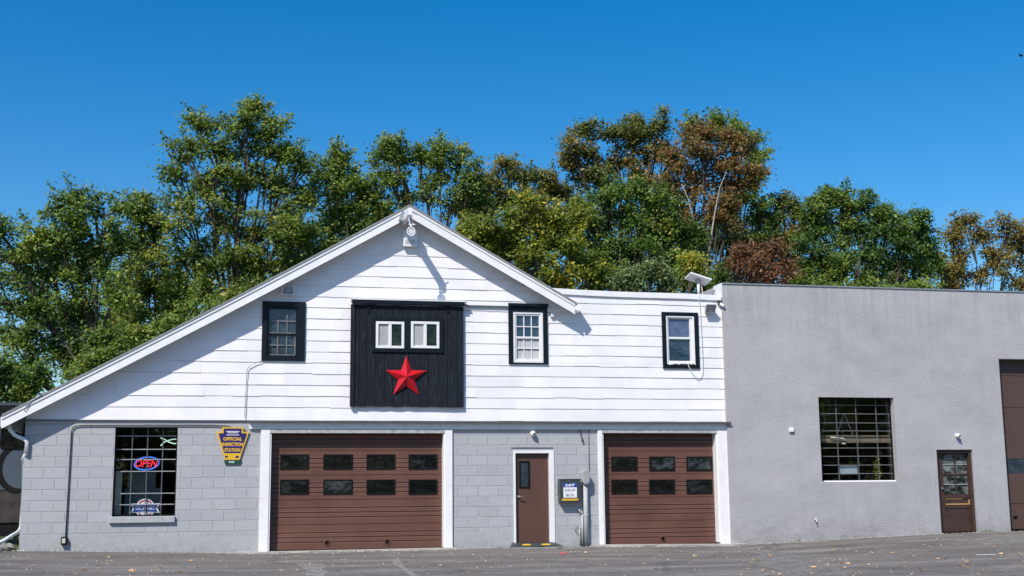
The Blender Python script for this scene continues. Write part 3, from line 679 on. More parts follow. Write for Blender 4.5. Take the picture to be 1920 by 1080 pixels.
for k in (1, 2): xx = a0+(a1-a0)*k/3; m.box(xx-0.011, xx+0.011, 0.012, 0.03, b0, zmid-0.0225); m.box(xx-0.011, xx+0.011, 0.002, 0.03, zmid+0.0225, b1)
for zz in ((b0+zmid)/2, (zmid+b1)/2): m.box(a0, a1, 0.0, 0.029, zz-0.011, zz+0.011)
m.build('muntin', M['white_metal'], wB)
MB().box(a0, a1, 0.031, 0.035, zmid+0.01, b1).build('pane', M['blue_pane'], wB)
MB().box(a0, a1, 0.034, 0.038, b0, zmid-0.01).build('lower_pane', M['curtain'], wB)
# C: white 1 over 1
O = rect(1241, 586, 1309, 691)
wC = casing(O, (0.10,0.10,0.10,0.09)).build('window', M['black_trim'], bld)
ix0, ix1, iz0, iz1 = O[0]+0.101, O[1]-0.101, O[2]+0.101, O[3]-0.091
m = MB(); m.frame(ix0, ix1, iz0, iz1, 0.04, -0.045, 0.05, 0.005); m.frame(ix0+0.041, ix1-0.041, iz0+0.041, iz1-0.041, (0.03,0.07,0.04,0.03), -0.02, 0.05, 0.004)
zmid = at(1274, 634).z; m.box(ix0+0.0715, ix1-0.1115, -0.022, 0.045, zmid-0.025, zmid+0.025); m.build('sash', M['white_metal'], wC)
a0, a1, b0, b1 = ix0+0.071, ix1-0.111, iz0+0.081, iz1-0.071
M['haze_pane'] = dark_glass('hazy_blue_glass', (0.06,0.09,0.17), 0.9, 0.7, 0.1, (0.14,0.17,0.27))  # blue of the reflected sky painted into this pane
MB().box(a0, a1, 0.026, 0.030, zmid+0.02, b1).build('pane', M['haze_pane'], wC)
MB().box(a0, a1, 0.030, 0.034, b0, zmid-0.02).build('lower_pane', M['blue_pane'], wC)
m = MB(); pz = [O[2]+0.10+RNG.uniform(-0.02,0.015) for _ in range(14)]
pts = [(ix0+0.05+(ix1-ix0-0.06)*k/13, pz[k]) for k in range(14)]
m.prism(pts+[(ix1, iz0+0.004), (ix0, iz0+0.004)], -0.062, -0.0455); m.build('torn_sill', M['white_trim'], wC)
# hay door: board leaf on a rail
x0, x1, z0, z1 = HD
hd = MB(); xx = x0+0.17; k = 0
edges = [x0, x0+0.10, x0+0.20]
while edges[-1] < x1-0.25: edges.append(edges[-1]+RNG.uniform(0.16, 0.24))
edges.append(x1)
for k, (a, b) in enumerate(zip(edges[:-1], edges[1:])):
    yy = -0.10+RNG.uniform(-0.006, 0.006) - (0.03 if k == 0 else 0)
    hd.bbox(a+0.003, b-0.003, yy, -0.05, z0+RNG.uniform(-0.01,0.01), z1+RNG.uniform(-0.015,0.0), 0.006)
hd.box(x0+0.01, x1-0.01, -0.055, -0.026, z0+0.02, z1-0.03)
hay = hd.build('loft_door', M['plank'], bld)
t = rect(659, 567, 869, 573)
MB().bbox(t[0], t[1], -0.19, -0.115, t[2], t[3]+0.01, 0.005).box(t[0], t[1], -0.112, -0.03, t[3]-0.03, t[3]+0.005).build('track', M['black_trim'], bld)
MB().box(t[0]-0.03, t[1]+0.06, -0.20, -0.03, t[3]+0.012, t[3]+0.03).build('track_flashing', M['white_metal'], bld)
MB().box(at(873,574).x, at(951,574).x, -0.07, -0.03, at(910,576).z, at(910,573.5).z).build('track_end', M['dark_drip'], bld)
for px in (690, 840):
    c = at(px, 580, -0.12); m = MB(); m.disc((c.x, c.z+0.045), 0.045, -0.128, -0.112, 14); m.disc((c.x, c.z-0.04), 0.035, -0.128, -0.112, 14); m.box(c.x-0.02, c.x+0.02, -0.124, -0.113, c.z-0.03, c.z+0.1); m.build('hanger', M['black'], hay)
# casing round the two small windows
C = rect(696, 598, 830, 662)
y_f = -0.135
MB().frame(C[0], C[1], C[2], C[3], (0.09,0.09,0.075,0.075), y_f, -0.09, 0.005).box((C[0]+C[1])/2-0.075, (C[0]+C[1])/2+0.075, y_f+0.003, -0.09, C[2]+0.076, C[3]-0.076).build('window_casing', M['black_trim'], hay)
for (xa, xb) in ((703.5, 756.5), (769, 822)):
    r = rect(xa, 604.5, xb, 654.5)
    s = MB().frame(r[0], r[1], r[2], r[3], 0.06, -0.15, -0.10, 0.006); xm_ = (r[0]+r[1])/2
    s.bbox(xm_-0.035, xm_+0.035, -0.145, -0.10, r[2]+0.06, r[3]-0.06, 0.004); s = s.build('slider_window', M['white_metal'], hay)
    MB().box(r[0]+0.06, xm_-0.035, -0.112, -0.104, r[2]+0.06, r[3]-0.06).build('screen', M['screen'], hay)
    MB().box(xm_+0.035, r[1]-0.06, -0.112, -0.104, r[2]+0.06, r[3]-0.06).build('pane', M['green_pane'], hay)

# red star
c = at(762, 707, -0.15); Rr = 0.50; ri = 0.20
sm_ = MB(); P = []
for k in range(10):
    a = math.pi/2+k*math.pi/5; rr = Rr if k % 2 == 0 else ri; P.append((c.x+rr*math.cos(a), -0.125, c.z+rr*math.sin(a)))
sm_.v = [(c.x, -0.255, c.z)]+P+[(c.x, -0.12, c.z)]
sm_.f = [(0, i, i % 10+1) for i in range(1, 11)]+[(11, i % 10+1, i) for i in range(1, 11)]
sm_.f = [(0, i % 10+1, i) for i in range(1, 11)]+[(11, i, i % 10+1) for i in range(1, 11)]
tag(sm_.build('barn_star', M['red']), 'red faceted metal five-pointed star hung on the black plank loft door', 'star')

# hoist beam and pulley at the peak
e0 = at(769, 392, -1.15); hb = thing('hoist_arm', 'white hoist beam with hook rods and pulley jutting from the gable peak', 'hoist', (e0.x, 0, e0.z))
bz = e0.z
MB().prism([(e0.x-0.05, bz-0.13), (e0.x+0.05, bz-0.13), (e0.x+0.05, bz+0.03), (e0.x-0.05, bz+0.03)], -1.15, 0.1).build('beam', M['white_trim'], hb)
m = MB(); m.prism([(e0.x-0.16, bz-0.10), (e0.x-0.055, bz-0.16), (e0.x-0.055, bz+0.12), (e0.x-0.10, bz+0.08)], -0.55, -0.37); m.prism([(e0.x+0.055, bz-0.16), (e0.x+0.12, bz-0.12), (e0.x+0.10, bz+0.05), (e0.x+0.055, bz+0.1)], -0.55, -0.37); m.build('peak_plate', M['galv'], hb)
pc = at(771, 434, -1.02); m = MB()
m.tube([(e0.x-0.03, -1.02, bz-0.11), (pc.x-0.02, -1.02, pc.z+0.14)], 0.014, 8); m.tube([(e0.x+0.04, -1.02, bz-0.11), (pc.x+0.05, -1.02, pc.z+0.17)], 0.012, 8); m.tube([(pc.x-0.06, -1.02, pc.z+0.16), (pc.x+0.09, -1.02, pc.z+0.16)], 0.014, 8)
m.tube([(e0.x+0.03, -1.10, bz-0.06), (e0.x+0.22, -1.0, bz-0.10)], 0.012, 6)
m.build('hook_rod', M['white_metal'], hb)
m = MB(); N = 20
m.tube([(pc.x+0.085*math.cos(2*math.pi*k/N), -1.02, pc.z+0.10*math.sin(2*math.pi*k/N)) for k in range(N+1)], 0.015, 8, False)
m.tube([(pc.x+0.045*math.cos(2*math.pi*k/N), -1.02, pc.z+0.05*math.sin(2*math.pi*k/N)) for k in range(N+1)], 0.011, 8, False)
for k in range(4): a = k*math.pi/4; m.tube([(pc.x-0.085*math.cos(a), -1.02, pc.z-0.10*math.sin(a)), (pc.x+0.085*math.cos(a), -1.02, pc.z+0.10*math.sin(a))], 0.009, 6)
m.tube([(pc.x, -1.02, pc.z+0.10), (pc.x, -1.02, pc.z+0.17)], 0.02, 8)
m.build('pulley', M['white_metal'], hb)
# siren / alarm box under the peak
r = rect(756, 432, 782, 462, -0.12)
m = MB(); m.prism([(r[0], r[2]), (r[1], r[2]), (r[1], r[3]-0.05), (r[1]-0.05, r[3]), (r[0]+0.05, r[3]), (r[0], r[3]-0.05)], -0.15, -0.02); 
ab = thing('alarm_box', 'white alarm siren box on the siding below the gable peak', 'alarm box', ((r[0]+r[1])/2, 0, r[2]))
m.build('box_body', M['white_metal'], ab)
m = MB()
for k in range(5): zz = r[2]+0.05+k*0.022; m.box(r[0]+0.05, (r[0]+r[1])/2-0.01, -0.153, -0.150, zz, zz+0.011); m.box((r[0]+r[1])/2+0.01, r[1]-0.05, -0.153, -0.150, zz, zz+0.011)
m.build('louvre', M['plastic_grey'], ab)

# floodlights
def flood(px, py, w_, h_, label, tilt, mount, lens):
    c = at(px, py, -0.1); f = thing('floodlight', label, 'floodlight', (c.x, 0, c.z))
    m = MB(); x0, x1, z0, z1 = c.x-w_/2, c.x+w_/2, c.z-h_/2, c.z+h_/2
    t = tilt  # forward lean of the top edge
    vs = [(x0+0.03, -0.03, z0+0.04), (x1-0.03, -0.03, z0+0.04), (x1-0.03, -0.06, z1-0.02), (x0+0.03, -0.06, z1-0.02), (x0, -0.16, z0), (x1, -0.16, z0), (x1, -0.16-t, z1), (x0, -0.16-t, z1)]
    m.add(vs, [(3,2,1,0), (0,1,5,4), (1,2,6,5), (2,3,7,6), (3,0,4,7)])
    q = 0.86; ce = ((x0+x1)/2, (z0+z1)/2)
    def ins(v, k, d): return (ce[0]+(v[0]-ce[0])*k, v[1]+d, ce[1]+(v[2]-ce[1])*k)
    n = len(m.v); m.v += [ins(v, 0.84, 0.0) for v in vs[4:]]+[ins(v, 0.80, 0.03) for v in vs[4:]]
    for k in range(4): m.f += [(4+k, 4+(k+1)%4, n+(k+1)%4, n+k), (n+k, n+(k+1)%4, n+4+(k+1)%4, n+4+k)]
    m.build('housing', mount, f)
    l = MB(); l.add([ins(v, 0.81, 0.029) for v in vs[4:]], [(0,1,2,3)]); l.build('lens', lens, f)
    r_ = MB(); r_.box(c.x-0.05, c.x+0.05, -0.155, -0.145, c.z-0.035, c.z+0.035); r_.box(c.x-0.012, c.x+0.012, -0.17, -0.157, c.z-0.07, c.z+0.07); r_.build('lamp_bulb', M['galv'], f)
    MB().disc((c.x, c.z), 0.06, -0.029, -0.003, 16).build('mount', M['galv'], f)
flood(540, 545, 0.28, 0.22, 'white-rimmed square floodlight above the old black-cased upper left window', 0.0, M['white_metal'], M['grille_grey'])
flood(1330, 580, 0.25, 0.20, 'grey tilted floodlight near the top right corner of the white siding', 0.10, M['galv'], M['grille_grey'])
# small sensor by the white window, doorbell box etc
def smallbox(name, px, py, w_, h_, d, mat, label, cat, y=0.0, dot=True):
    c = at(px, py, y); t_ = thing(name, label, cat, (c.x, y, c.z))
    MB().bbox(c.x-w_/2, c.x+w_/2, y-d, y-0.003, c.z-h_/2, c.z+h_/2, 0.006).build('case', mat, t_)
    if dot: MB().disc((c.x, c.z-h_*0.05), min(w_, h_)*0.13, y-d-0.004, y-d+0.001, 12).build('sensor_eye', M['black'], t_)
smallbox('sensor_box', 1035, 591, 0.075, 0.10, 0.07, M['white_metal'], 'small white sensor box right of the white six-over-six window', 'sensor', -0.02)
def dome(px, py, y, label, s=1.0):
    c = at(px, py, y); t_ = thing('security_camera', label, 'camera', (c.x, y, c.z))
    MB().disc((c.x, c.z+0.01), 0.055*s, y-0.025, y-0.002, 20).build('mount', M['white_metal'], t_)
    m = MB(); m.ball((c.x, y-0.08, c.z), 0.065*s, 0.065*s, 0.065*s); m.build('camera_body', M['white_metal'], t_, smooth=True)
    MB().disc((c.x+0.012, c.z-0.01), 0.022*s, y-0.15, y-0.12, 14).build('camera_lens', M['black'], t_)
    return t_
dome(998, 813, 0.0, 'round white dome camera on the block wall over the entry door')

# conduit on left block wall
cd = thing('electrical_conduit', 'thin dark grey conduit bending down the block wall to a small outlet box', 'conduit', (at(123,1015).x, 0, 0.3))
m = MB(); y_ = -0.03
pa = [at(462,808,y_), at(440,803,y_), at(425,799,y_), at(400,797.5,y_), at(300,797,y_), at(152,797.5,y_), at(141,799,y_), at(136,803,y_), at(134,810,y_), at(129,900,y_), at(123,1008,y_)]
m.tube([(p.x, y_, p.z) for p in pa], 0.013, 8); m.build('pipe', M['charcoal'], cd, smooth=True)
c = at(120,1014,-0.05); MB().bbox(c.x-0.06, c.x+0.06, -0.10, -0.003, c.z-0.08, c.z+0.08, 0.008).build('outlet_box', M['black'], cd)
MB().bbox(c.x-0.035, c.x+0.035, -0.118, -0.1005, c.z-0.05, c.z+0.05, 0.004).build('outlet_cover', M['cream'], cd)
# cables on the siding
m = MB(); m.tube([tuple(at(x, y, -0.05)) for x, y in ((490,677),(478,681),(466,688),(463,694),(461,730),(459,783))], 0.008, 6); tag(m.build('cable', M['galv'], smooth=True), 'thin grey cable running from the old upper left window down the siding', 'cable')
m = MB(); m.tube([tuple(at(x, y, yy)) for x, y, yy in ((1288,678,-0.06),(1293,690,-0.09),(1300,702,-0.07),(1308,709,-0.05),(1315,706,-0.05),(1318,695,-0.05),(1316,640,-0.05),(1313,590,-0.05),(1311,566,-0.05),(1310,556,-0.07),(1310,551,-0.07))], 0.007, 6); tag(m.build('cable', M['white_metal'], smooth=True), 'white cable looping from the small upper right window up to the roof antenna', 'cable')
m = MB(); m.tube([tuple(at(x, y, -OH-0.05)) for x, y in ((80,740),(68,746),(58,752),(50,760),(46,768))]+[tuple(at(49,790,-0.06))], 0.009, 6); tag(m.build('cable', M['galv'], smooth=True), 'short grey cable hanging over the rake board at the low left eave', 'cable')
m = MB(); m.tube([tuple(at(x, y, -0.03)) for x, y in ((1085,802),(1088,808),(1090,818),(1092,824))], 0.013, 6); m.tube([tuple(at(1091.5,822,-0.03)), tuple(at(1092.5,828,-0.05))], 0.022, 8); tag(m.build('cable_stub', M['charcoal'], smooth=True), 'short black cable stub dangling under the white beam above the drop box', 'cable')
m = MB(); m.tube([tuple(at(x, y, -0.012)) for x, y in ((1104,806),(1104,830),(1105,884))], 0.007, 6); tag(m.build('ground_wire', M['charcoal'], smooth=True), 'thin dark wire running down the block wall to the grey meter pipe', 'wire')

# antenna on the flat roof
c = at(1309, 523, 0.3); an = thing('satellite_antenna', 'flat white satellite internet antenna tilted on a short mast above the flat roof', 'antenna', (c.x, 0.3, c.z-0.35))
m = MB(); 
T = Matrix.Translation((c.x, 0.3, c.z)) @ Matrix.Rotation(math.radians(16), 4, 'Y') @ Matrix.Rotation(math.radians(-14), 4, 'X')
b_ = MB().box(-0.28, 0.28, -0.19, 0.19, -0.018, 0.018); m.add([tuple(T @ Vector(v)) for v in b_.v], b_.f); m.build('panel', M['white_metal'], an)
MB().tube([(c.x, 0.3, c.z-0.42), (c.x, 0.3, c.z-0.04)], 0.038, 12).build('mast', M['white_metal'], an, smooth=True)
MB().tube([(c.x, 0.3, c.z-0.10), (c.x, 0.3, c.z-0.015)], 0.075, 12).build('pivot', M['plastic_grey'], an)
MB().tube([(c.x+0.11, 0.3, c.z-0.40), (c.x+0.08, 0.3, c.z-0.15), (c.x+0.03, 0.3, c.z-0.05)], 0.013, 8).build('lead', M['cream'], an)

# keystone sign
def px_poly(pts, y): return [(at(a, b, y).x, at(a, b, y).z) for a, b in pts]
sg = thing('inspection_sign', 'keystone-shaped navy and yellow inspection sign on the grey block wall beside the large door', 'sign', (at(436,850).x, -0.03, at(436,868).z))
def key(s):   # keystone outline, centre 436,832 in photo measure, world axis aligned
    c_ = at(436, 832, -0.03); k = 0.01165
    P = [(-20,31),(19,31),(19,22.5),(30,22.5),(27.5,14),(16.5,-20),(14,-30),(-14,-30),(-16.5,-20),(-27.5,14),(-30,22.5),(-20,22.5)]
    Q = [(x*k, z*k) for x, z in P]
    if s: 
        out = []
        for x, z in P: out.append(((x-math.copysign(3.0, x))*k, (z-math.copysign(2.8, z) if abs(z) > 25 or z > 20 else z)*k))
        Q = out
    return [(c_.x+x, c_.z+z) for x, z in Q][::-1], c_
Q, kc = key(0); MB().prism(Q, -0.045, -0.02).build('plate', M['yellow'], sg)
k = 0.01165
Q2 = [(kc.x+x*k, kc.z+z*k) for x, z in [(-17,28.5),(16,28.5),(16,19.5),(26,19.5),(24.5,13),(14.5,-17.5),(-14.5,-17.5),(-24.5,13),(-26,19.5),(-17,19.5)]][::-1]
MB().prism(Q2, -0.048, -0.0452).build('sign_face', M['navy'], sg)
for txt, dz, h_, wd in (('OFFICIAL', 9.0, 6.8, 35), ('INSPECTION', -1.2, 6.8, 38), ('STATION', -11.6, 6.8, 29)):
    text_mb(txt, kc.x, kc.z+dz*k, h_*k, -0.0485, wd*k, 0.045).build('lettering', M['yellow'], sg)
MB().box(kc.x-12*k, kc.x+12*k, -0.0492, -0.0484, kc.z+22.2*k, kc.z+23.6*k).box(kc.x-10*k, kc.x+10*k, -0.0492, -0.0484, kc.z+19.8*k, kc.z+21.0*k).box(kc.x-12*k, kc.x+12*k, -0.0492, -0.0484, kc.z+15.8*k, kc.z+17.0*k).build('small_lettering', M['white_trim'], sg)
MB().box(kc.x-13*k, kc.x-8*k, -0.0482, -0.0451, kc.z-26*k, kc.z-22.5*k).build('date_slot', M['navy'], sg)
MB().box(kc.x+6*k, kc.x+12*k, -0.0482, -0.0451, kc.z-26.5*k, kc.z-22.5*k).build('date_slot', M['navy'], sg)
MB().prism([(kc.x-13*k, kc.z-38*k), (kc.x+14*k, kc.z-38*k), (kc.x+17*k, kc.z-30.4*k), (kc.x-15*k, kc.z-30.4*k)], -0.04, -0.012).build('number_plate', M['green'], sg)
text_mb('9H28', kc.x-1*k, kc.z-34*k, 3.6*k, -0.0412, 10*k, 0.02).build('number', M['white_trim'], sg)

# neon OPEN sign
c = at(275, 869, 0.20); ns = thing('neon_open_sign', 'glowing red and blue neon sign reading OPEN inside the left window', 'neon sign', (c.x, 0.2, c.z-0.15))
N = 32; MB().tube([(c.x+0.26*math.cos(2*math.pi*i/N), 0.20, c.z+0.135*math.sin(2*math.pi*i/N)+0.02*math.cos(2*math.pi*i/N)) for i in range(N+1)], 0.012, 8, False).build('blue_ring', M['neon_blue'], ns)
text_mb('OPEN', c.x, c.z, 0.155, 0.186, 0.47, 0.012, 0.28).build('lettering', M['neon_red'], ns)
MB().disc((c.x, c.z), 0.30, 0.225, 0.235, 28, 0.175).build('backing', M['black'], ns)
# shop badge
c = at(272, 953, 0.20); bd = thing('window_badge', 'round white and red badge with a blue ribbon at the foot of the left window', 'badge', (c.x, 0.2, c.z-0.17))
MB().disc((c.x, c.z), 0.205, 0.20, 0.206, 30).build('disc', M['white_trim'], bd)
for a0_, a1_ in ((0.22, 0.78), (1.22, 1.78)):
    m = MB(); n = 12
    for i in range(n):
        A, B = math.pi*(a0_+(a1_-a0_)*i/n), math.pi*(a0_+(a1_-a0_)*(i+1)/n)
        m.prism([(c.x+0.15*math.cos(A), c.z+0.15*math.sin(A)), (c.x+0.15*math.cos(B), c.z+0.15*math.sin(B)), (c.x+0.178*math.cos(B), c.z+0.178*math.sin(B)), (c.x+0.178*math.cos(A), c.z+0.178*math.sin(A))][::-1], 0.197, 0.1995)
    m.build('red_arc', M['red'], bd)
def ribbon(s, y0, y1): return MB().prism([(c.x-0.31*s, c.z-0.10*s), (c.x, c.z-0.075*s), (c.x+0.31*s, c.z-0.10*s), (c.x+0.26*s, c.z), (c.x+0.31*s, c.z+0.11*s), (c.x, c.z+0.085*s), (c.x-0.31*s, c.z+0.11*s), (c.x-0.26*s, c.z)], y0, y1)
ribbon(1.0, 0.194, 0.1965).build('ribbon_edge', M['white_trim'], bd); ribbon(0.86, 0.191, 0.1935).build('ribbon', M['blue'], bd)
text_mb('TECH-NET', c.x, c.z+0.006, 0.085, 0.190, 0.42, 0.02).build('lettering', M['white_trim'], bd)
# neon ribbon shape
m = MB(); m.tube([tuple(at(x, y, 0.22)) for x, y in ((301,836),(308,829),(318,825),(328,823),(334,825))], 0.012, 8); m.tube([tuple(at(x, y, 0.215)) for x, y in ((301,821),(309,824),(317,829),(326,832),(334,831))], 0.012, 8)
tag(m.build('neon_tube', M['neon_white'], smooth=True), 'pale green crossed neon tube in the upper right corner of the left window', 'neon tube')
# things inside the left window
MB_ = MB().box(at(216,900,0.35).x, at(229,900,0.35).x, 0.33, 0.36, at(222,965,0.35).z, at(222,885,0.35).z); tag(MB_.build('cream_board', M['cream']), 'narrow cream board standing inside the left window at its lower left', 'board')
m = MB(); p = at(265, 915, 1.2); m.box(p.x-0.35, p.x+0.45, 1.2, 1.6, 0.02, p.z); m.box(p.x-0.3, p.x+0.3, 1.3, 1.33, p.z, p.z+0.35)
tag(m.build('office_desk', M['plastic_grey']), 'dim grey desk with a screen behind the left window bars', 'desk')

# drop box
r = rect(1049, 899, 1088, 941, -0.16)
db = thing('drop_box', 'charcoal steel key drop box with white 24/7 label right of the entry door', 'drop box', ((r[0]+r[1])/2, 0, r[2]))
m = MB(); xa_, xb_ = r[0], r[1]
m.bbox(xa_, xb_, -0.20, -0.003, r[2], r[3], 0.008); m.build('cabinet', M['charcoal'], db)
MB().box(xa_-0.004, xb_+0.006, -0.212, -0.004, r[3]-0.002, r[3]+0.012).build('lid', M['charcoal'], db)
MB().box((xa_+xb_)/2-0.07, (xa_+xb_)/2+0.04, -0.208, -0.199, r[3]-0.045, r[3]-0.032).build('slot', M['silver'], db)
b1 = rect(1055, 906, 1082, 913.5, -0.2); b2 = rect(1056.5, 913.7, 1081.5, 933, -0.2)
MB().box(b1[0], b1[1], -0.204, -0.2005, b1[2], b1[3]).build('blue_label', M['blue'], db)
MB().box(b2[0], b2[1], -0.204, -0.2005, b2[2], b2[3]-0.002).build('white_label', M['white_trim'], db)
text_mb('24/7', (b1[0]+b1[1])/2, (b1[2]+b1[3])/2, 0.062, -0.2045, 0.24, 0.03, 0.15).build('lettering', M['white_trim'], db)
text_mb('DROP', (b2[0]+b2[1])/2, b2[3]-0.065, 0.068, -0.2045, 0.25, 0.012).build('lettering', M['navy'], db)
text_mb('BOX', (b2[0]+b2[1])/2, b2[2]+0.055, 0.068, -0.2045, 0.20, 0.012).build('lettering', M['navy'], db)
b3 = rect(1053.5, 935, 1084, 938.5, -0.2)
MB().box(b3[0], b3[1], -0.203, -0.2005, b3[2], b3[3]).build('yellow_strip', M['yellow'], db)
# meter pipe
mp = thing('meter_pipe', 'thick grey service pipe with an oval junction head beside the drop box', 'pipe', (at(1099,1020).x, 0, 0))
xc = at(1098.5, 960, -0.09).x
MB().tube([(xc, -0.09, 0.0), (xc, -0.09, at(1098,903,-0.09).z)], 0.055, 14).build('pipe', M['grey_steel'], mp, smooth=True)
MB().tube([(xc, -0.09, at(1098,966,-0.09).z-0.02), (xc, -0.09, at(1098,966,-0.09).z+0.03)], 0.064, 14).build('coupling', M['grey_steel'], mp)
hz0, hz1 = at(1098,908,-0.1).z, at(1098,880,-0.1).z
m = MB(); n = 10; R_ = 0.085; P = []
for i in range(n+1): a = math.pi*i/n; P.append((xc-0.01+R_*math.cos(a), hz1-R_+R_*math.sin(a)))
for i in range(n+1): a = math.pi+math.pi*i/n; P.append((xc-0.01+R_*math.cos(a), hz0+R_+R_*math.sin(a)))
m.prism(P, -0.21, -0.03); hd_ = m.build('junction_head', M['grey_steel'], mp)
Ps = [((x-(xc-0.01))*0.75+xc-0.01, (z-(hz0+hz1)/2)*0.85+(hz0+hz1)/2) for x, z in P]
MB().prism(Ps, -0.222, -0.2105).build('cover', M['plastic_grey'], mp)
# thin pipes and valve at left of it
vp = thing('valve_pipe', 'slim grey pipe with a small valve rising beside the thick service pipe', 'pipe', (at(1090,1020).x, 0, 0))
x_a, x_b = at(1087,990,-0.05).x, at(1092,990,-0.05).x
m = MB(); m.tube([(x_a, -0.05, 0), (x_a, -0.05, at(1087,985,-0.05).z)], 0.014, 8); m.tube([(x_b, -0.05, 0), (x_b, -0.05, at(1092,964,-0.05).z)], 0.026, 10); m.tube([(x_b, -0.05, at(1092,964,-0.05).z), (x_b-0.03, -0.05, at(1090,958,-0.05).z)], 0.032, 10); m.build('riser', M['grey_steel'], vp, smooth=True)
c = at(1087, 958, -0.06); m = MB(); m.ball((c.x, -0.06, c.z), 0.035); m.box(c.x-0.05, c.x+0.05, -0.075, -0.055, c.z+0.03, c.z+0.045); m.build('valve', M['galv'], vp)
m = MB(); m.tube([tuple(at(x, y, -0.03)) for x, y in ((1086,1005),(1084,1000),(1080,997),(1077,993),(1081,990),(1085,986))], 0.006, 6); tag(m.build('loose_wire', M['charcoal'], smooth=True), 'short loose wire curling off the wall beside the slim pipe', 'wire')
# door mat
a_, b_ = at(962,1023,-0.35).x, at(1043,1023,-0.35).x
mt = thing('rubber_ramp', 'dark rubber threshold ramp with two yellow marks in front of the brown entry door', 'ramp', ((a_+b_)/2, -0.3, 0.03))
m = MB(); z_ = 0.03
m.add([(a_-0.14,-0.55,z_), (b_+0.14,-0.55,z_), (b_,-0.11,z_), (a_,-0.11,z_), (a_+0.05,-0.42,z_+0.06), (b_-0.05,-0.42,z_+0.06), (b_-0.02,-0.12,z_+0.08), (a_+0.02,-0.12,z_+0.08)], [(0,1,5,4),(1,2,6,5),(2,3,7,6),(3,0,4,7),(4,5,6,7)])
m.build('ramp_body', M['charcoal'], mt)
for px in (987, 1023):
    x = at(px, 1024, -0.45).x; z_ = 0.03
    MB().add([(x-0.11,-0.50,z_+0.029), (x+0.11,-0.50,z_+0.029), (x+0.08,-0.44,z_+0.056), (x-0.08,-0.44,z_+0.056)], [(0,1,2,3)]).build('yellow_mark', M['yellow'], mt)

# ------------------------------------------------------------------ stucco building
SY = -0.10
bld2 = thing('stucco_building', 'grey rough stucco flat-roofed building with barred window and brown doors', 'building', (22, 0, 0))
SX0, SX1 = at(1362, 760, SY).x, 34.0
ZS = (at(1400,535,SY).z+at(1900,547,SY).z)/2
SW = rect(1538, 745, 1680, 903, SY)
SD = rect(1760.5, 843, 1828.5, 999, SY); SD = (SD[0], SD[1], -0.3, SD[3])
BD = (at(1884,835,SY).x, at(1884,835,SY).x+4.3, -0.3, at(1900,673,SY).z)
wm = wall_with_holes(SX0, SX1, -0.3, ZS, [SW, SD, BD], SY, SY+0.30, None, None, None)
wm.box(SX0, SX0+0.25, SY+0.301, DEPTH+4, -0.3, ZS); wm.box(SX1-0.25, SX1, SY+0.301, DEPTH+4, -0.3, ZS); wm.box(SX0+0.25, SX1-0.25, DEPTH+3.75, DEPTH+4, -0.3, ZS)
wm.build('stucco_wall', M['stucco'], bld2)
MB().box(SX0+0.26, SX1-0.26, SY+0.31, DEPTH+3.7, ZS-0.5, ZS-0.4).build('flat_roof', M['shingle'], bld2)
m = MB(); m.box(SX0-0.005, SX1+0.03, SY-0.025, SY+0.33, ZS+0.001, ZS+0.03); m.build('coping', M['galv'], bld2)
MB().box(SX0-0.03, SX0-0.001, SY-0.0, SY+0.5, at(1358,560).z, ZS+0.02).build('end_board', M['white_trim'], bld2)
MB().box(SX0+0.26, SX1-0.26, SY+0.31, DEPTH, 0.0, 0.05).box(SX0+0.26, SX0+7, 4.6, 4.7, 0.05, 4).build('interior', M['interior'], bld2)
yg = SY+0.20
def grp(px, py): return at(px, py, yg)
wS = steel_window(SW, [at(1610, y, yg).z for y in (760,776,793,808,825,840,855.5,872,888)], [at(x, 825, yg).x for x in (1570,1607,1645,1676)], yg, None, name='barred_window', bars='bar_grey', bw=0.0075)
MB().prism([(SW[0]-0.02, SW[2]-0.05), (SW[1]+0.02, SW[2]-0.05), (SW[1]+0.02, SW[2]+0.003), (SW[0]-0.02, SW[2]+0.003)], SY-0.004, SY-0.0005)
m = MB(); m.add([(SW[0], SY-0.004, SW[2]-0.045), (SW[1]+0.03, SY-0.004, SW[2]-0.045), (SW[1], yg-0.031, SW[2]+0.03), (SW[0], yg-0.031, SW[2]+0.03), (SW[0], SY+0.02, SW[2]-0.045), (SW[1]+0.03, SY+0.02, SW[2]-0.045)], [(0,1,2,3), (4,5,1,0)]); m.build('sill', M['white_trim'], wS)
# contents
yi = yg+0.25
a = at(1540,816,yi); b = at(1690,830,yi)
tag(MB().box(a.x, b.x, yi, yi+0.12, b.z, a.z).build('wooden_shelf', M['wood']), 'weathered wooden shelf beam across the middle of the barred window', 'shelf')
tag(MB().box(at(1672,820,yi+0.2).x, at(1684,820,yi+0.2).x, yi+0.2, yi+0.3, at(1678,905,yi+0.2).z, at(1678,745,yi+0.2).z).build('white_post', M['cream']), 'cream post standing just inside the right edge of the barred window', 'post')
m = MB(); m.tube([tuple(at(x, y, yi)) for x, y in ((1583,776),(1590,793),(1599,815))], 0.012, 6); m.tube([tuple(at(x, y, yi)) for x, y in ((1582,776),(1576,795),(1569,815))], 0.008, 6); tag(m.build('prop_stick', M['silver']), 'thin pale A-shaped props standing on the shelf behind the bars', 'prop')
m = MB(); m.tube([tuple(at(x, y, yi-0.05)) for x, y in ((1557,820),(1568,821),(1580,822),(1588,827),(1585,832),(1578,831))], 0.022, 8); tag(m.build('hose_loop', M['cream'], smooth=True), 'pale hose loop draped over the wooden shelf behind the bars', 'hose')
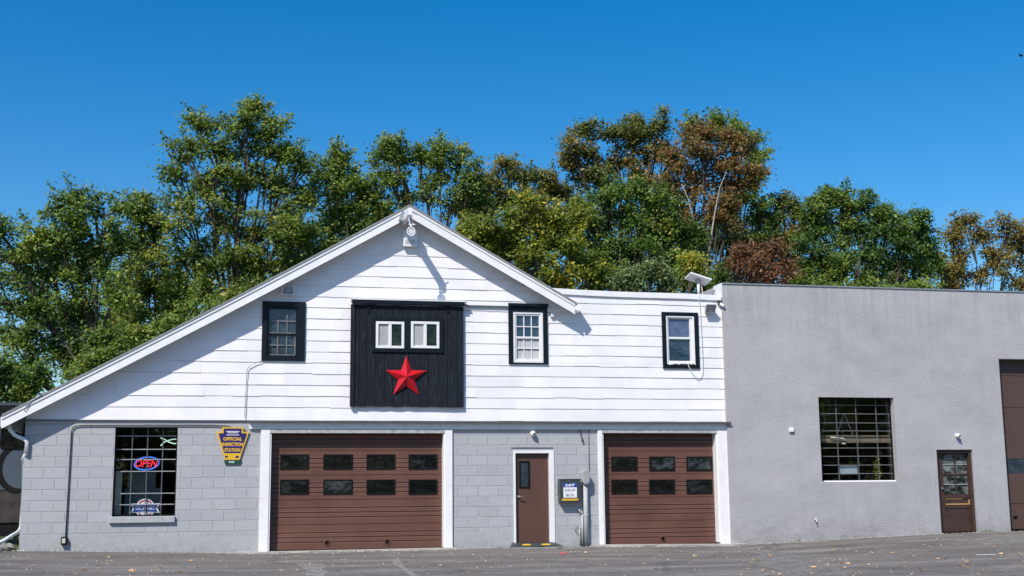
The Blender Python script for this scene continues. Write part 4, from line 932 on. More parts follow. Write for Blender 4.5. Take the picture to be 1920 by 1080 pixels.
m = MB(); m.tube([tuple(at(x, y, yi)) for x, y in ((1545,752),(1543,770),(1547,790),(1541,815))], 0.013, 6); m.tube([tuple(at(x, y, yi)) for x, y in ((1548,753),(1555,752),(1556,765),(1552,779),(1536,779))], 0.013, 6); tag(m.build('rope', M['wood'], smooth=True), 'tan rope hanging at the upper left of the barred window', 'rope')
M['paper'] = paint('faded_paper', (0.35,0.42,0.45), 0.8, 0.2)
p0, p1 = at(1573,874,yg+0.04), at(1608,889,yg+0.04)
tag(MB().box(p0.x, p1.x, yg+0.035, yg+0.04, p1.z, p0.z).build('paper_notice', M['paper']), 'pale blank paper notice taped low in the barred window', 'notice')
def leafcloud(cx, cy, cz, rx, ry, rz, n, size, elong=1.7):
    P = RNG.normal(0, 1, (n,3)); P /= np.linalg.norm(P, axis=1)[:,None]; P *= RNG.random((n,1))**0.45
    return P*np.array([rx,ry,rz])+np.array([cx,cy,cz])
def leaf_mesh(name, pos, size, mat, parent, up=0.35, jit=0.35):
    n = len(pos); d = RNG.normal(0,1,(n,3)); d /= np.linalg.norm(d,axis=1)[:,None]
    nn = RNG.normal(0,1,(n,3))*0.75; nn[:,2] = np.abs(nn[:,2])+up; nn[:,1] -= 0.45; nn[:,0] -= 0.3
    e = np.cross(nn, d); e /= (np.linalg.norm(e,axis=1)[:,None]+1e-9); f = np.cross(e, nn); f /= (np.linalg.norm(f,axis=1)[:,None]+1e-9)
    s = (size*(1+jit*RNG.normal(0,1,n))).clip(size*0.35, size*2)[:,None]
    V = np.stack([pos-e*s, pos+f*s*0.52+e*s*0.1, pos+e*s, pos-f*s*0.52+e*s*0.1], 1).reshape(-1,3)
    V[:, :] -= np.array(root_loc(parent) if parent is not None else (0,0,0))
    me = bpy.data.meshes.new(name); me.vertices.add(4*n); me.vertices.foreach_set('co', V.ravel().astype(np.float32))
    me.loops.add(4*n); me.loops.foreach_set('vertex_index', np.arange(4*n, dtype=np.int32))
    me.polygons.add(n); me.polygons.foreach_set('loop_start', np.arange(0,4*n,4,dtype=np.int32)); me.polygons.foreach_set('loop_total', np.full(n,4,dtype=np.int32))
    me.update(); me.validate(); me.materials.append(mat)
    o = bpy.data.objects.new(name, me); COL.objects.link(o)
    if parent is not None: o.parent = parent
    return o
c = at(1647, 902, yi); ct = at(1646, 855, yi)
vn = thing('vine_plant', 'narrow climbing green plant behind the lower right of the barred window', 'plant', (c.x, yi, c.z))
MB().tube([(c.x, yi, c.z-0.05), (c.x+0.03, yi, (c.z+ct.z)/2), (ct.x, yi, ct.z)], 0.01, 6).build('stem', M['bark'], vn)
pp = leafcloud(c.x, yi, (c.z+ct.z)/2, 0.11, 0.06, (ct.z-c.z)/2, 160, 1); leaf_mesh('foliage', pp, 0.035, LM['gold'], vn)
# stucco building door
x0, x1, z0, z1 = SD; z0 = gh(x0, 0)+0.03; yd = SY+0.17
fr = MB(); fr.frame(x0, x1, z0-0.1, z1, (0.07,0.07,0.08,0.09), SY+0.06, SY+0.28, 0.005); fr.build('door_frame', M['brown_dark'], bld2)
d0, d1, dz0, dz1 = x0+0.072, x1-0.072, z0+0.0, z1-0.092
g0, g1 = at(1768.5, 895, yd).x, at(1815.5, 895, yd).x; gz0, gz1 = at(1792,927,yd).z, at(1792,852,yd).z
m = MB(); m.frame(d0, d1, dz0, dz1, (g0-d0, d1-g1, 0.26, dz1-gz1), yd, yd+0.045, 0.004)
zr = [dz0+0.26, dz0+0.60, dz0+0.68, gz0-0.09, gz0]
m.box(g0, g1, yd+0.001, yd+0.04, dz0+0.575, dz0+0.655); m.box(g0, g1, yd+0.001, yd+0.04, gz0-0.10, gz0)
m.box(g0, g1, yd+0.018, yd+0.035, dz0+0.26, dz0+0.575); m.box(g0, g1, yd+0.018, yd+0.035, dz0+0.655, gz0-0.10)
sdr = m.build('panel_door', M['brown_dark'], bld2)
m = MB(); xm_ = (g0+g1)/2; zm_ = (gz0+gz1)/2
m.box(xm_-0.016, xm_+0.016, yd+0.006, yd+0.036, gz0, gz1); m.box(g0, xm_-0.016, yd+0.006, yd+0.036, zm_-0.02, zm_+0.02); m.box(xm_+0.016, g1, yd+0.006, yd+0.036, zm_-0.02, zm_+0.02); m.build('muntin', M['brown_dark'], sdr)
m = MB()
for zz in ((gz0+zm_)/2, (zm_+gz1)/2): m.box(g0, g1, yd+0.012, yd+0.022, zz-0.012, zz+0.012)
m.build('thin_bar', M['muntin'], sdr)
MB().box(g0, g1, yd+0.03, yd+0.034, gz0, gz1).build('pane', dark_glass('streaky_glass', (0.01,0.015,0.015), 0.6, 0.9, 0.06, (0.22,0.25,0.26)), sdr)
zt0, zt1 = dz0+0.665, gz0-0.11
m = MB(); m.box(g0+0.03, g1-0.01, yd-0.006, yd+0.017, zt0, zt0+0.022); m.box(g1-0.03, g1-0.01, yd-0.006, yd+0.017, zt0+0.022, zt1-0.02); m.box(g0+0.03, g1-0.2, yd-0.004, yd+0.017, zt1-0.008, zt1); m.build('tan_moulding', M['tan'], sdr)
h = at(1764, 916, yd); MB().disc((h.x+0.03, h.z), 0.03, yd-0.03, yd-0.001, 14).disc((h.x+0.03, h.z), 0.018, yd-0.06, yd-0.03, 14).build('knob', M['silver'], sdr)
# big door
x0, x1, z0, z1 = BD; z0 = gh(x0,0); ydd = SY+0.26
m = MB(); zz = z0+0.03; secs = []
n = 6; hs_ = (z1-z0-0.03)/n
wz0, wz1 = at(1905, 888, ydd).z, at(1905, 861, ydd).z
zl = [z0+0.03, at(1905,945,ydd).z, wz0, wz1, at(1905,765,ydd).z, at(1905,705,ydd).z, z1]
for i, (a, b) in enumerate(zip(zl[:-1], zl[1:])):
    if i == 2: continue
    m.bbox(x0, x1, ydd, ydd+0.05, a+0.004, b-0.004, 0.008)
bdr = m.build('overhead_door', M['brown_flat'], bld2)
MB().box(x0+0.005, x1-0.005, ydd+0.01, ydd+0.03, wz0, wz1).build('window_strip', M['old_pane'], bdr)
MB().box(x0, x1, ydd+0.03, ydd+0.06, z0, z1).build('door_back', M['black'], bdr)
a = at(1896, 972, ydd); MB().box(a.x+0.06, a.x+0.16, ydd-0.02, ydd, a.z, a.z+0.06).build('handle', M['black'], bdr)
# small fittings on stucco
smallbox('junction_box', 1483, 806, 0.11, 0.10, 0.06, M['white_metal'], 'small square white junction box on the stucco left of the barred window', 'box', SY, dot=False)
dome(1793, 817, SY, 'white camera on the stucco above the dark panelled door', 0.85)
c = at(1529, 975, SY-0.05); sp = thing('spigot', 'small grey water spigot low on the stucco wall under the barred window', 'spigot', (c.x, SY, c.z))
MB().tube([(c.x, SY+0.02, c.z), (c.x, SY-0.08, c.z), (c.x+0.005, SY-0.10, c.z-0.04)], 0.013, 8).build('spout', M['galv'], sp)
MB().disc((c.x, c.z+0.03), 0.022, SY-0.075, SY-0.06, 10).build('tap', M['white_metal'], sp)
# camera under coping corner
c = at(1354, 572, -0.1); sc = thing('security_camera', 'small grey bullet camera tucked under the coping where siding meets stucco', 'camera', (c.x, -0.03, c.z))
MB().tube([(c.x-0.04, -0.06, c.z+0.05), (c.x+0.02, -0.16, c.z-0.04)], 0.035, 12).build('camera_body', M['white_metal'], sc, smooth=True)
MB().box(c.x-0.09, c.x+0.0, -0.10, -0.02, c.z+0.03, c.z+0.12).build('bracket', M['charcoal'], sc)

# ------------------------------------------------------------------ travel trailer at left
TY = 2.5
tr = thing('travel_trailer', 'grey travel trailer with black swoosh and rounded dark window parked behind the left corner', 'trailer', (at(20,980,TY).x-2.5, TY+1.2, 0.1))
tx1 = at(75, 880, TY).x; ztp = at(20,757,TY).z; zbt = at(20,918,TY).z-0.35; zsk = at(20,980,TY).z
def rrect(x0, x1, z0, z1, r, n=5):
    P = []
    for cx, cz, a0 in ((x1-r, z0+r, -90), (x1-r, z1-r, 0), (x0+r, z1-r, 90), (x0+r, z0+r, 180)):
        for i in range(n+1): a = math.radians(a0+90*i/n); P.append((cx+r*math.cos(a), cz+r*math.sin(a)))
    return P
M['tr_body'] = paint('trailer_grey', (0.07,0.09,0.12), 0.3, 0.1, 2, 0.03)
M['tr_low'] = paint('trailer_skirt', (0.05,0.042,0.040), 0.35, 0.5, 4, 0.1)  # dark brown reflection on the lower side, put into the panel colour
MB().prism(rrect(tx1-7.5, tx1, zbt+0.35, ztp, 0.25), TY, TY+2.4).build('body', M['tr_body'], tr)
MB().prism(rrect(tx1-7.4, tx1-0.1, zsk, zbt+0.345, 0.05), TY+0.02, TY+2.38).build('skirt', M['tr_low'], tr)
MB().box(tx1-7.2, tx1-0.3, TY+0.06, TY+2.2, at(20,1006,TY).z, zsk-0.003).build('underbody', M['black'], tr)
MB().box(tx1-7.3, tx1-0.03, TY-0.012, TY-0.002, at(20,786,TY).z, ztp-0.03).build('upper_stripe', M['black'], tr)
MB().box(tx1-7.2, tx1-0.4, TY+0.1, TY+2.3, ztp+0.002, ztp+0.04).build('roof_rail', M['charcoal'], tr)
r = rect(5, 797, 46, 843, TY); MB().prism(rrect(r[0]-0.05, r[1]+0.3, r[2], r[3], 0.08), TY-0.02, TY-0.002).build('window', PANES[1], tr)
# swoosh: open loop stripe
m = MB(); N = 22; cx_, cz_ = at(24, 878, TY).x+0.12, at(24, 878, TY).z
for i in range(N):
    A, B = math.radians(75+215*i/N), math.radians(75+215*(i+1)/N)
    w0 = 0.15*math.sin(math.pi*(i+0.3)/N*0.93)+0.02; w1 = 0.15*math.sin(math.pi*(i+1.3)/N*0.93)+0.02
    ro = lambda an: (0.42*math.cos(an), 0.50*math.sin(an))
    p, q = ro(A), ro(B)
    m.prism([(cx_+p[0]*(1+w0), cz_+p[1]*(1+w0)), (cx_+p[0]*(1-w0), cz_+p[1]*(1-w0)), (cx_+q[0]*(1-w1), cz_+q[1]*(1-w1)), (cx_+q[0]*(1+w1), cz_+q[1]*(1+w1))][::-1], TY-0.008, TY-0.002)
m.build('swoosh', M['black'], tr)
wx = tx1-3.0; w_ = MB().disc((wx, 0.45), 0.35, TY+0.05, TY+0.3, 24).build('wheel', M['black'], tr)
MB().disc((wx, 0.45), 0.2, TY+0.03, TY+0.049, 20).build('rim', M['silver'], w_)
wx = tx1-3.9; w_ = MB().disc((wx, 0.45), 0.35, TY+0.05, TY+0.3, 24).build('wheel', M['black'], tr)
MB().disc((wx, 0.45), 0.2, TY+0.03, TY+0.049, 20).build('rim', M['silver'], w_)
MB().tube([(tx1-0.5, TY+0.3, 0.1), (tx1-0.5, TY+0.3, zbt-0.2)], 0.05, 8).build('jack', M['charcoal'], tr)

# rubble and grass by the left corner
def rock(x, y, s, label):
    m = MB().ball((x, y, gh(x, y)+s*0.3), s, s*0.8, s*0.55, 6, 9)
    m.v = [(a+RNG.normal(0, s*0.09), b+RNG.normal(0, s*0.09), c+RNG.normal(0, s*0.08)) for a, b, c in m.v]
    tag(m.build('rock', M['concrete_dark']), label, 'rock', 'rocks by the downspout')
for x, y, s, l in ((-4.45, 0.25, 0.17, 'rough grey rock nearest the foot of the left corner'), (-4.8, 0.5, 0.12, 'grey rock just left of the largest corner rock'), (-4.55, -0.08, 0.08, 'small grey rock in front at the left corner'), (-5.15, 0.35, 0.10, 'grey rock by the outlet of the downspout')): rock(x, y, s, l)
def blades(name, x0, x1, y0, y1, n, h, mat, loc):
    m = MB()
    for _ in range(n):
        x, y = RNG.uniform(x0, x1), RNG.uniform(y0, y1); a = RNG.uniform(0, math.pi); hh = h*RNG.uniform(0.4, 1.2); lx, ly = RNG.normal(0, hh*0.4, 2); z = gh(x, y)-0.02; w2 = 0.008
        n0 = len(m.v); m.v += [(x-w2*math.cos(a), y-w2*math.sin(a), z), (x+w2*math.cos(a), y+w2*math.sin(a), z), (x+lx, y+ly, z+hh)]; m.f.append((n0, n0+1, n0+2))
    return m.build(name, mat)
tag(blades('grass', -9, -4.3, -0.15, 2.4, 2600, 0.09, LM['olive'], None), kind='stuff')
x = at(1852, 1000, SY-0.05).x
tag(blades('weed', x-0.12, x+0.15, SY-0.12, SY-0.01, 50, 0.08, LM['fresh'], None), 'small green weed tuft at the foot of the stucco right of the dark door', 'weed')

# ------------------------------------------------------------------ fallen leaves
M['dry_leaf'] = leaf_mat('dry_leaf_tan', [(0,(0.16,0.08,0.03)),(0.5,(0.34,0.19,0.08)),(1,(0.50,0.33,0.16))], 0.15)
def leaf_proto(seed):
    rg = np.random.default_rng(seed); n = 9; m = MB(); P = []
    for i in range(n):
        a = 2*math.pi*i/n; r = 1.0 if i % 2 == 0 else 0.55; r *= rg.uniform(0.75, 1.1); P.append((r*math.cos(a), r*0.8*math.sin(a), 0.25*rg.random()+0.35*abs(math.cos(a)*r)))
    m.v = [(0, 0, 0.06)]+P; m.f = [(0, i, i % n+1) for i in range(1, n+1)]
    return m.build('fallen_leaf', M['dry_leaf'], loc=(0,0,0))
protos = [leaf_proto(s) for s in range(4)]
spots = []
fixed = [(44,1051),(58,1062),(184,1061),(158,1070),(182,1074),(245,1072),(257,1047),(203,1046),(299,1069),(301,1066),(357,1053),(370,1064),(384,1049),(527,1071),(557,1071),(552,1045),(1098,1038),(1100,1050),(1163,1044),(1179,1046),(1208,1058),(1229,1068),(1303,1044),(1340,1044),(1371,1018),(1408,1057),(1424,1056),(1419,1052),(1432,1072),(1482,1016),(1499,1015),(1525,1065),(1566,1052),(1577,1058),(1590,1058),(1608,1035),(1628,1060),(1673,1038),(1737,1045),(1751,1045),(1729,1070),(1805,1064),(1815,1065),(1855,1051),(1866,1026),(1876,1040),(1910,1041),(938,1055)]
for p in fixed: spots.append(onground(*p))
while len(spots) < 130:
    px, py = (RNG.uniform(1380, 1920) if RNG.random() < 0.72 else RNG.uniform(0, 1380)), 1024+56*RNG.random()**0.8
    x, y = onground(px, py)
    if y < -0.5: spots.append((x, y))
def lz(x):
    for lim, t_ in ((at(210,900).x, 'left of the barred ground window'), (at(490,900).x, 'in front of the grey block wall under the OPEN sign'), (at(848,900).x, 'in front of the wide garage door'),
                    (at(1120,900).x, 'in front of the entry door and drop box'), (at(1371,900).x, 'in front of the narrower garage door'), (at(1535,900).x, 'in front of the stucco wall by the spigot'),
                    (at(1685,900).x, 'in front of the large barred stucco window'), (at(1755,900).x, 'between the barred stucco window and the dark panelled door')):
        if x < lim: return 'tan leaf on the asphalt '+t_
    return 'tan leaf on the asphalt in front of the dark panelled door'
for i, (x, y) in enumerate(spots):
    o = protos[i % 4] if i < 4 else protos[i % 4].copy()
    if i >= 4: COL.objects.link(o)
    s = RNG.uniform(0.03, 0.062) if i < len(fixed) else RNG.uniform(0.018, 0.042)
    o.location = (x, y, gh(x, y)+0.008); o.scale = (s*1.2, s*1.2, s); o.rotation_euler = (RNG.uniform(-0.3,0.3), RNG.uniform(-0.3,0.3), RNG.uniform(0,6.28))
    tag(o, lz(x), 'leaf', 'fallen leaves scattered on the asphalt')
x, y = onground(1848, 1041); m = MB().box(-0.20, 0.20, -0.03, 0.03, 0, 0.006); m.v = [(a+x, b+y, c+gh(x, y)+0.006) for a, b, c in m.v]
tag(m.build('white_scrap', M['white_trim']), 'flat white scrap strip lying on the asphalt at the right', 'scrap')

# loose grit along the wall foot and over the lot
M['grit'] = leaf_mat('grit_stone', [(0,(0.05,0.045,0.04)),(0.6,(0.16,0.15,0.14)),(1,(0.33,0.31,0.28))], 0.0)
m = MB()
for k in range(2600):
    if k < 1500: x = RNG.uniform(-4.3, 21); y = -0.04-abs(RNG.normal(0, 0.09)) - (0.1 if x > 11.8 else 0); s_ = RNG.uniform(0.006, 0.020)
    else: x = RNG.uniform(-6, 22); y = RNG.uniform(-11, -0.4); s_ = RNG.uniform(0.006, 0.016)
    if k < 1500 and (G1[0]-0.4 < x < G1[1]+0.4 or G2[0]-0.3 < x < G2[1]+0.3) and y > -0.45: y -= 0.42
    z = gh(x, y); n0 = len(m.v); a = RNG.uniform(0, 6.28)
    m.v += [(x+s_*1.3*math.cos(a+q), y+s_*1.3*math.sin(a+q), z-0.002) for q in (0, 2.1, 4.2)]+[(x, y, z+s_)]
    m.f += [(n0, n0+1, n0+3), (n0+1, n0+2, n0+3), (n0+2, n0, n0+3)]
tag(m.build('grit', M['grit']), kind='stuff')

# ------------------------------------------------------------------ trees
def gpt(px, py, Y): return at(px, py, Y)
NLEAF = 0
def tree(name, label, Y, lobes, leaf, base_px, bark='bark', trunk_r=0.22, dens=1.0, lsize=0.062, trunk_vis=None, shrub=False, airy=0.0, sprig=0.22):
    """lobes: (px, py, r_px); trunk rises from base_px; limbs run to every lobe, twigs and leaf clumps fill them"""
    S = (DIST+Y)/F
    L = []
    for i, (px, py, r) in enumerate(lobes):
        R = r*S; yo = RNG.uniform(-0.5, 0.5)*min(2.2, R*1.2)
        p = at(px, py, Y+yo); L.append((p, R))
    bx = at(base_px, 900, Y).x; gz = gh(bx, Y)
    root = thing(name, label, 'bush' if shrub else 'tree', (bx, Y, gz), None)
    top = max(p.z for p, r in L); cen = sum((p.x for p, r in L))/len(L)
    tm = MB()
    # trunk
    base = Vector((bx, Y, gz-0.1)); topz = gz+(top-gz)*0.82; tip = Vector(((cen*0.6+bx*0.4), Y, topz))
    K = 9; TP = []
    for k in range(K+1):
        f = k/K; TP.append(base.lerp(tip, f)+Vector((RNG.normal(0, 0.12)*(f > 0), RNG.normal(0, 0.12)*(f > 0), 0)))
    TR = [trunk_r*(1-0.82*(k/K)**0.8) for k in range(K+1)]; TR[0] *= 1.35
    tm.tube(TP, TR, 9)
    pos = []
    for (c, R) in L:
        # limb from trunk, attached lower than the lobe
        zt_ = gz+(c.z-gz)*RNG.uniform(0.45, 0.7); f = min(0.97, max(0.05, (zt_-base.z)/(tip.z-base.z))); k = min(K-1, int(f*K)); a = TP[k].lerp(TP[k+1], f*K-k); ar = TR[k]*0.5
        mid = a.lerp(c, 0.5)+Vector((RNG.normal(0,0.2), RNG.normal(0,0.2), -0.15*R+RNG.normal(0,0.15)))
        q1 = a.lerp(mid, 0.5)+Vector((RNG.normal(0,0.08), 0, RNG.normal(0,0.08))); q2 = mid.lerp(c, 0.5)+Vector((RNG.normal(0,0.12), 0, RNG.normal(0,0.12)))
        tm.tube([a, q1, mid, q2, c], [ar, ar*0.8, ar*0.6, ar*0.42, ar*0.26], 6, False)
        nsub = int(5+min(7, R*4.0)); subs = []; ex_ = Vector(RNG.uniform(0.75, 1.25, 3))
        for j in range(nsub):
            d = Vector(RNG.normal(0,1,3)); d.z = d.z*0.9+0.25; d.normalize(); rr = R*RNG.uniform(0.25, 1.0)*(1.25 if RNG.random() < sprig else 1)
            e = c+Vector((d.x*rr*ex_.x, d.y*rr*ex_.y, d.z*rr*ex_.z)); m2 = c.lerp(e, 0.5)+Vector(RNG.normal(0, 0.08, 3)); src = c if RNG.random() < 0.6 else q2
            tm.tube([src, m2, e], [0.034+0.014*R, 0.026, 0.014], 5, False); subs.append((e, max(0.30, R*RNG.uniform(0.26, 0.58))))
        for (sc_, sr_) in subs:
            nt_ = max(5, int(dens*(5+20*sr_*sr_)))
            for j in range(nt_):
                d = Vector(RNG.normal(0,1,3)).normalized(); rr = sr_*(RNG.random()**0.4)
                if RNG.random() < sprig: rr = sr_*RNG.uniform(1.0, 1.6)
                e = sc_+Vector((d.x*rr, d.y*rr, d.z*rr*0.8)); m2 = sc_.lerp(e, 0.55)+Vector(RNG.normal(0, 0.04, 3))
                tm.tube([sc_, m2, e], [0.015, 0.009, 0.004], 3, False)
                s = RNG.uniform(0.11, 0.25); nl = int(RNG.integers(27, 48)*(1-airy))
                f_ = RNG.random((nl,1))*0.5
                pos.append(np.array(e)*(1-f_)+np.array(sc_)*f_+RNG.normal(0, 1, (nl,3))*np.array([s, s, s*0.65]))
        for j in range(3 if not shrub else 2):      # long outer shoots break the outline
            d = Vector((RNG.normal(0, 0.7), RNG.normal(0, 0.6), abs(RNG.normal(0.5, 0.5)))).normalized(); a_ = c+d*R*0.6; e = c+d*R*RNG.uniform(1.15, 1.6)+Vector((0, 0, 0.1))
            tm.tube([a_, e], [0.014, 0.004], 3, False)
            for k in range(5):
                f_ = 0.25+0.75*k/4; q = a_.lerp(e, f_); sg_ = 0.15*(1.25-f_); n_ = int(16*(1-airy)*(1.3-f_))+3
                pos.append(np.array(q)+RNG.normal(0, sg_, (n_,3)))
    tm.build('trunk', M[bark], root, smooth=True)
    if trunk_vis:
        vm = MB()
        for path, r0, r1 in trunk_vis:
            PP = [at(x, y, Y-1.2) for x, y in path]; n_ = len(PP); vm.tube(PP, [r0+(r1-r0)*i/(n_-1) for i in range(n_)], 8)
        vm.build('pale_stem', M['bark_pale'], root, smooth=True)
    global NLEAF; NLEAF = NLEAF+sum(len(q) for q in pos)
    leaf_mesh('crown', np.concatenate(pos), lsize, LM[leaf], root)
    return root
T = tree
T('broadleaf_tree', 'dark green broad tree at the far left edge behind the low eave', 17,
  [(150,378,38),(118,405,40),(195,405,40),(70,455,48),(140,460,55),(205,470,48),(25,495,45),(90,520,55),(160,530,50),(20,570,50),(85,590,50),(150,600,48),(215,560,45),(35,640,36),(110,660,45),(180,650,40),(0,440,28),(60,700,30)], 'dark', 205, trunk_r=0.26, dens=0.8)
T('broadleaf_tree', 'olive green tree filling the gap between the far left tree and the tallest one', 21,
  [(255,390,36),(290,430,42),(240,450,40),(275,500,50),(235,540,42),(310,540,45),(260,600,45),(330,600,42),(220,640,40),(290,650,40)], 'olive', 300, trunk_r=0.2, dens=0.9)
T('tall_tree', 'tallest tree, olive green with a pointed top, left of the gable', 19,
  [(478,215,26),(455,240,34),(510,240,32),(385,235,34),(350,280,36),(410,275,40),(470,290,44),(530,285,38),(565,305,30),(340,335,40),(400,345,50),(465,355,52),(530,350,48),(575,370,38),(340,400,42),(400,420,52),(470,430,55),(540,430,50),(585,440,34),(360,480,45),(430,495,52),(500,500,50),(560,500,42),(390,560,46),(460,560,46),(330,560,40)], 'olive', 425, trunk_r=0.30, dens=0.95)
T('slender_tree', 'slender green tree with a small pointed top just left of the gable peak', 20,
  [(632,290,22),(640,325,28),(610,330,24),(665,345,28),(630,370,34),(680,385,32),(620,420,38),(670,430,36),(610,480,38),(720,400,28),(560,540,36),(650,470,30)], 'olive', 630, trunk_r=0.14, dens=0.85)
T('open_crowned_tree', 'airy tree with bare dark limbs showing directly behind the gable peak', 20,
  [(735,272,22),(715,295,24),(755,300,24),(830,282,26),(865,300,28),(790,300,22),(885,330,26),(820,320,26),(740,335,30),(870,360,32),(800,355,26),(700,350,28),(760,375,26),(845,395,34),(895,385,26)], 'olive', 800, trunk_r=0.2, dens=0.62, airy=0.12, sprig=0.2)
T('mixed_tree', 'dull green tree with russet tips between the gable and the tall right trees', 24,
  [(958,315,24),(935,345,30),(985,345,32),(1025,345,26),(910,370,30),(960,385,40),(1015,390,38),(1050,360,24),(905,420,30)], 'mixed', 960, trunk_r=0.2, dens=1.0)
T('tall_tree', 'tall russet-tinged green tree with knobbly top left of the brown tree', 22,
  [(1110,255,30),(1080,280,30),(1065,310,26),(1120,300,34),(1160,250,30),(1195,232,26),(1185,262,34),(1230,245,30),(1225,285,36),(1165,305,34),(1095,340,32),(1140,350,34),(1200,335,40),(1250,300,30),(1240,360,40)], 'mixed', 1165, trunk_r=0.28, dens=0.95)
T('leafy_tree', 'mid green rounded tree in front of the two tall right trees', 18.5,
  [(1130,370,36),(1185,365,38),(1235,385,38),(1105,410,40),(1160,420,48),(1215,430,48),(1260,440,40),(1130,470,48),(1190,480,50),(1250,490,46),(1100,500,36),(1290,500,34),(1300,450,30)], 'fresh', 1180, trunk_r=0.22, dens=1.05)
T('yellowing_tree', 'bright yellow-green bushy tree just right of the gable roof', 16.5,
  [(985,400,34),(930,425,34),(895,445,32),(1040,410,38),(1080,400,30),(960,450,42),(1010,460,46),(1065,455,42),(1000,510,44),(1060,510,42),(930,490,30),(1110,520,34),(1040,545,30),(880,430,22)], 'yellow', 1010, trunk_r=0.2, dens=1.05)
T('brown_tree', 'tall tree with rust brown autumn leaves and two pale stems', 19.5,
  [(1300,262,32),(1345,262,34),(1390,280,28),(1270,290,32),(1320,300,42),(1370,310,40),(1265,335,34),(1310,350,42),(1360,355,40),(1285,395,34),(1335,400,36),(1400,330,28),(1290,430,26),(1365,400,28)], 'rust', 1320, trunk_r=0.16, dens=0.85,
  trunk_vis=[([(1318,560),(1312,500),(1306,460),(1300,410),(1290,372),(1278,345)], 0.06, 0.012), ([(1322,545),(1327,490),(1334,440),(1341,395),(1350,350),(1362,322)], 0.055, 0.010)])
T('leafy_tree', 'green tree showing above and right of the rust brown tree', 23,
  [(1335,240,28),(1295,238,22),(1370,245,28),(1400,262,26),(1415,300,28),(1420,340,28),(1400,380,34),(1430,400,26),(1385,440,36),(1435,450,30),(1350,460,40),(1290,470,36),(1250,470,30),(1410,490,34)], 'dark', 1390, trunk_r=0.24, dens=0.95)
T('grey_green_tree', 'greyish green tree between the brown tree and the right-hand green tree', 24,
  [(1470,380,24),(1450,410,28),(1490,405,26),(1465,445,34),(1500,450,30),(1440,470,28),(1480,500,34)], 'mixed', 1470, trunk_r=0.16, dens=0.9)
T('broadleaf_tree', 'wide bright green tree above the middle of the stucco building', 18.5,
  [(1545,380,26),(1525,405,28),(1580,370,26),(1615,385,30),(1650,400,28),(1560,420,38),(1610,430,42),(1660,440,38),(1715,415,28),(1735,440,28),(1700,455,36),(1520,455,36),(1570,475,44),(1630,490,46),(1690,500,42),(1740,490,30),(1515,510,36),(1570,525,36),(1640,535,30),(1720,530,30)], 'fresh', 1620, trunk_r=0.26, dens=0.95)
T('autumn_tree', 'sparse orange and olive tree at the far right edge', 20,
  [(1812,415,22),(1785,445,26),(1840,440,26),(1885,430,26),(1910,460,28),(1800,480,32),(1860,480,32),(1775,510,28),(1830,520,34),(1890,510,34),(1930,500,34),(1935,440,26),(1925,540,24),(1780,535,26)], 'orange', 1840, trunk_r=0.17, dens=0.62, airy=0.2, sprig=0.2)
T('background_tree', 'shaded green tree deep behind the left shoulder of the gable', 27,
  [(560,420,44),(620,400,40),(680,400,36),(600,470,46),(660,460,44),(700,430,34),(520,480,44),(560,530,40),(640,520,36),(470,540,40)], 'olive', 600, trunk_r=0.2, dens=0.9)
T('background_tree', 'dark green tree deep behind the far left tree and its olive neighbour', 26,
  [(60,520,50),(130,500,50),(200,500,48),(270,480,44),(100,590,50),(180,590,50),(250,560,46),(330,540,46),(140,660,40),(230,640,40),(330,620,40),(400,520,40),(50,650,30)], 'dark', 180, trunk_r=0.2, dens=0.8)
T('background_tree', 'deep green tree filling behind the yellowing tree right of the peak', 26,
  [(900,400,34),(950,420,40),(1010,430,42),(1070,400,40),(930,470,40),(1000,500,44),(1080,470,44),(1130,430,40),(1120,510,40),(1190,480,44),(870,400,28)], 'mixed', 1000, trunk_r=0.2, dens=0.9)
T('background_tree', 'dark green tree filling behind the pale stems of the brown tree', 27,
  [(1250,430,40),(1310,440,42),(1370,430,42),(1430,440,36),(1280,500,42),(1350,500,42),(1420,500,38),(1470,480,34),(1230,370,36),(1490,520,30)], 'dark', 1340, trunk_r=0.2, dens=0.9)
T('background_tree', 'deep green tree filling behind the wide bright green tree', 26,
  [(1520,440,34),(1580,440,40),(1640,440,38),(1700,460,36),(1550,500,40),(1620,510,40),(1690,520,38),(1745,500,26)], 'dark', 1640, trunk_r=0.2, dens=0.85)
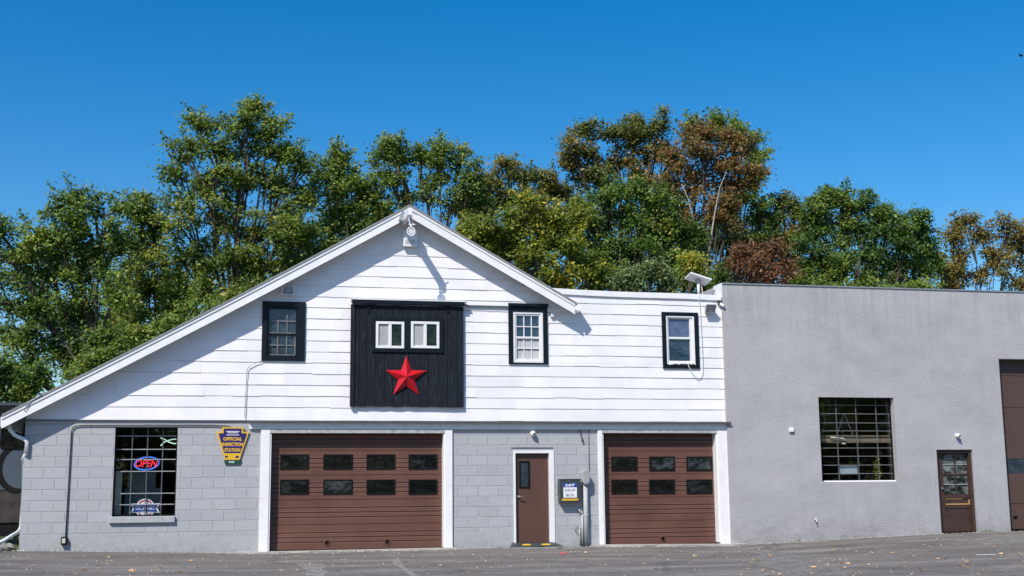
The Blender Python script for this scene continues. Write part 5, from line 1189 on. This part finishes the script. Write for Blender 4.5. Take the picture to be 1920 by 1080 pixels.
# bushes along the roof lines
B = dict(shrub=True, trunk_r=0.06, dens=1.1, lsize=0.058)
T('dead_bush', 'dead reddish brown bush above the left end of the stucco parapet', 16, [(1395,475,18),(1420,490,26),(1455,485,26),(1475,505,22),(1400,515,26),(1440,520,26),(1380,500,18)], 'dead', 1430, shrub=True, trunk_r=0.06, dens=0.75, lsize=0.055, airy=0.3, sprig=0.4)
T('pale_bush', 'pale green large-leaved bush over the flat roof left of the antenna', 15, [(1195,525,26),(1225,510,18),(1170,540,22),(1240,535,24)], 'pale', 1205, **B)
T('gold_bush', 'small golden-leaved bush just behind the antenna', 15.5, [(1297,489,6),(1301,505,6)], 'gold', 1298, **B)
T('thicket_bush', 'dark green bush between the pale bush and the stucco corner', 17, [(1270,530,28),(1320,535,28),(1350,520,28),(1345,555,22),(1150,530,26),(1110,545,22)], 'dark', 1300, **B)
T('thicket_bush', 'olive bush along the parapet under the wide bright green tree', 17, [(1500,540,24),(1545,545,22),(1600,548,22),(1660,545,24),(1730,548,22)], 'olive', 1600, **B)
T('low_bush', 'green bush over the trailer roof at the far left', 12, [(0,700,34),(-30,740,40),(30,735,26),(60,715,26),(-50,690,36)], 'fresh', 10, **B)
T('roadside_bush', 'olive bush rising over the long left roof slope', 15, [(250,645,30),(300,625,30),(200,680,28),(360,600,30),(420,570,28),(330,650,24),(150,700,26)], 'olive', 260, **B)

P_ = np.stack([RNG.uniform(-16, 42, 42000), RNG.uniform(17, 28, 42000), RNG.random(42000)], 1)
P_[:,2] = 0.1+P_[:,2]**0.8*(4.6+0.8*np.sin(P_[:,0]*0.9)+0.7*np.sin(P_[:,0]*2.3+P_[:,1]))
tag(leaf_mesh('undergrowth', P_, 0.16, LM['dark'], None), kind='stuff')
# woods across the road behind the viewer: they are what the dark ground-floor glass mirrors
P_ = np.stack([RNG.uniform(-75, 75, 26000), RNG.uniform(-78, -66, 26000), RNG.random(26000)], 1)
P_[:,2] = P_[:,2]**0.8*(11+3*np.sin(P_[:,0]*0.23)+2*np.sin(P_[:,0]*0.61+1))
tag(leaf_mesh('woods', P_, 0.55, LM['dark'], None), kind='stuff')

# birds
c = at(1914, 104, 30); bd_ = thing('bird', 'tiny dark bird gliding in the blue sky at the upper right edge', 'bird', tuple(c))
m = MB().ball((c.x, c.y, c.z), 0.14, 0.06, 0.06, 6, 8); m.add([(c.x, c.y, c.z+0.03), (c.x-0.16, c.y-0.1, c.z+0.16), (c.x-0.02, c.y+0.04, c.z+0.02)], [(0,1,2)]); m.add([(c.x+0.02, c.y, c.z+0.02), (c.x+0.18, c.y+0.1, c.z-0.10), (c.x+0.05, c.y+0.05, c.z)], [(0,1,2)]); m.build('bird_body', M['black'], bd_)
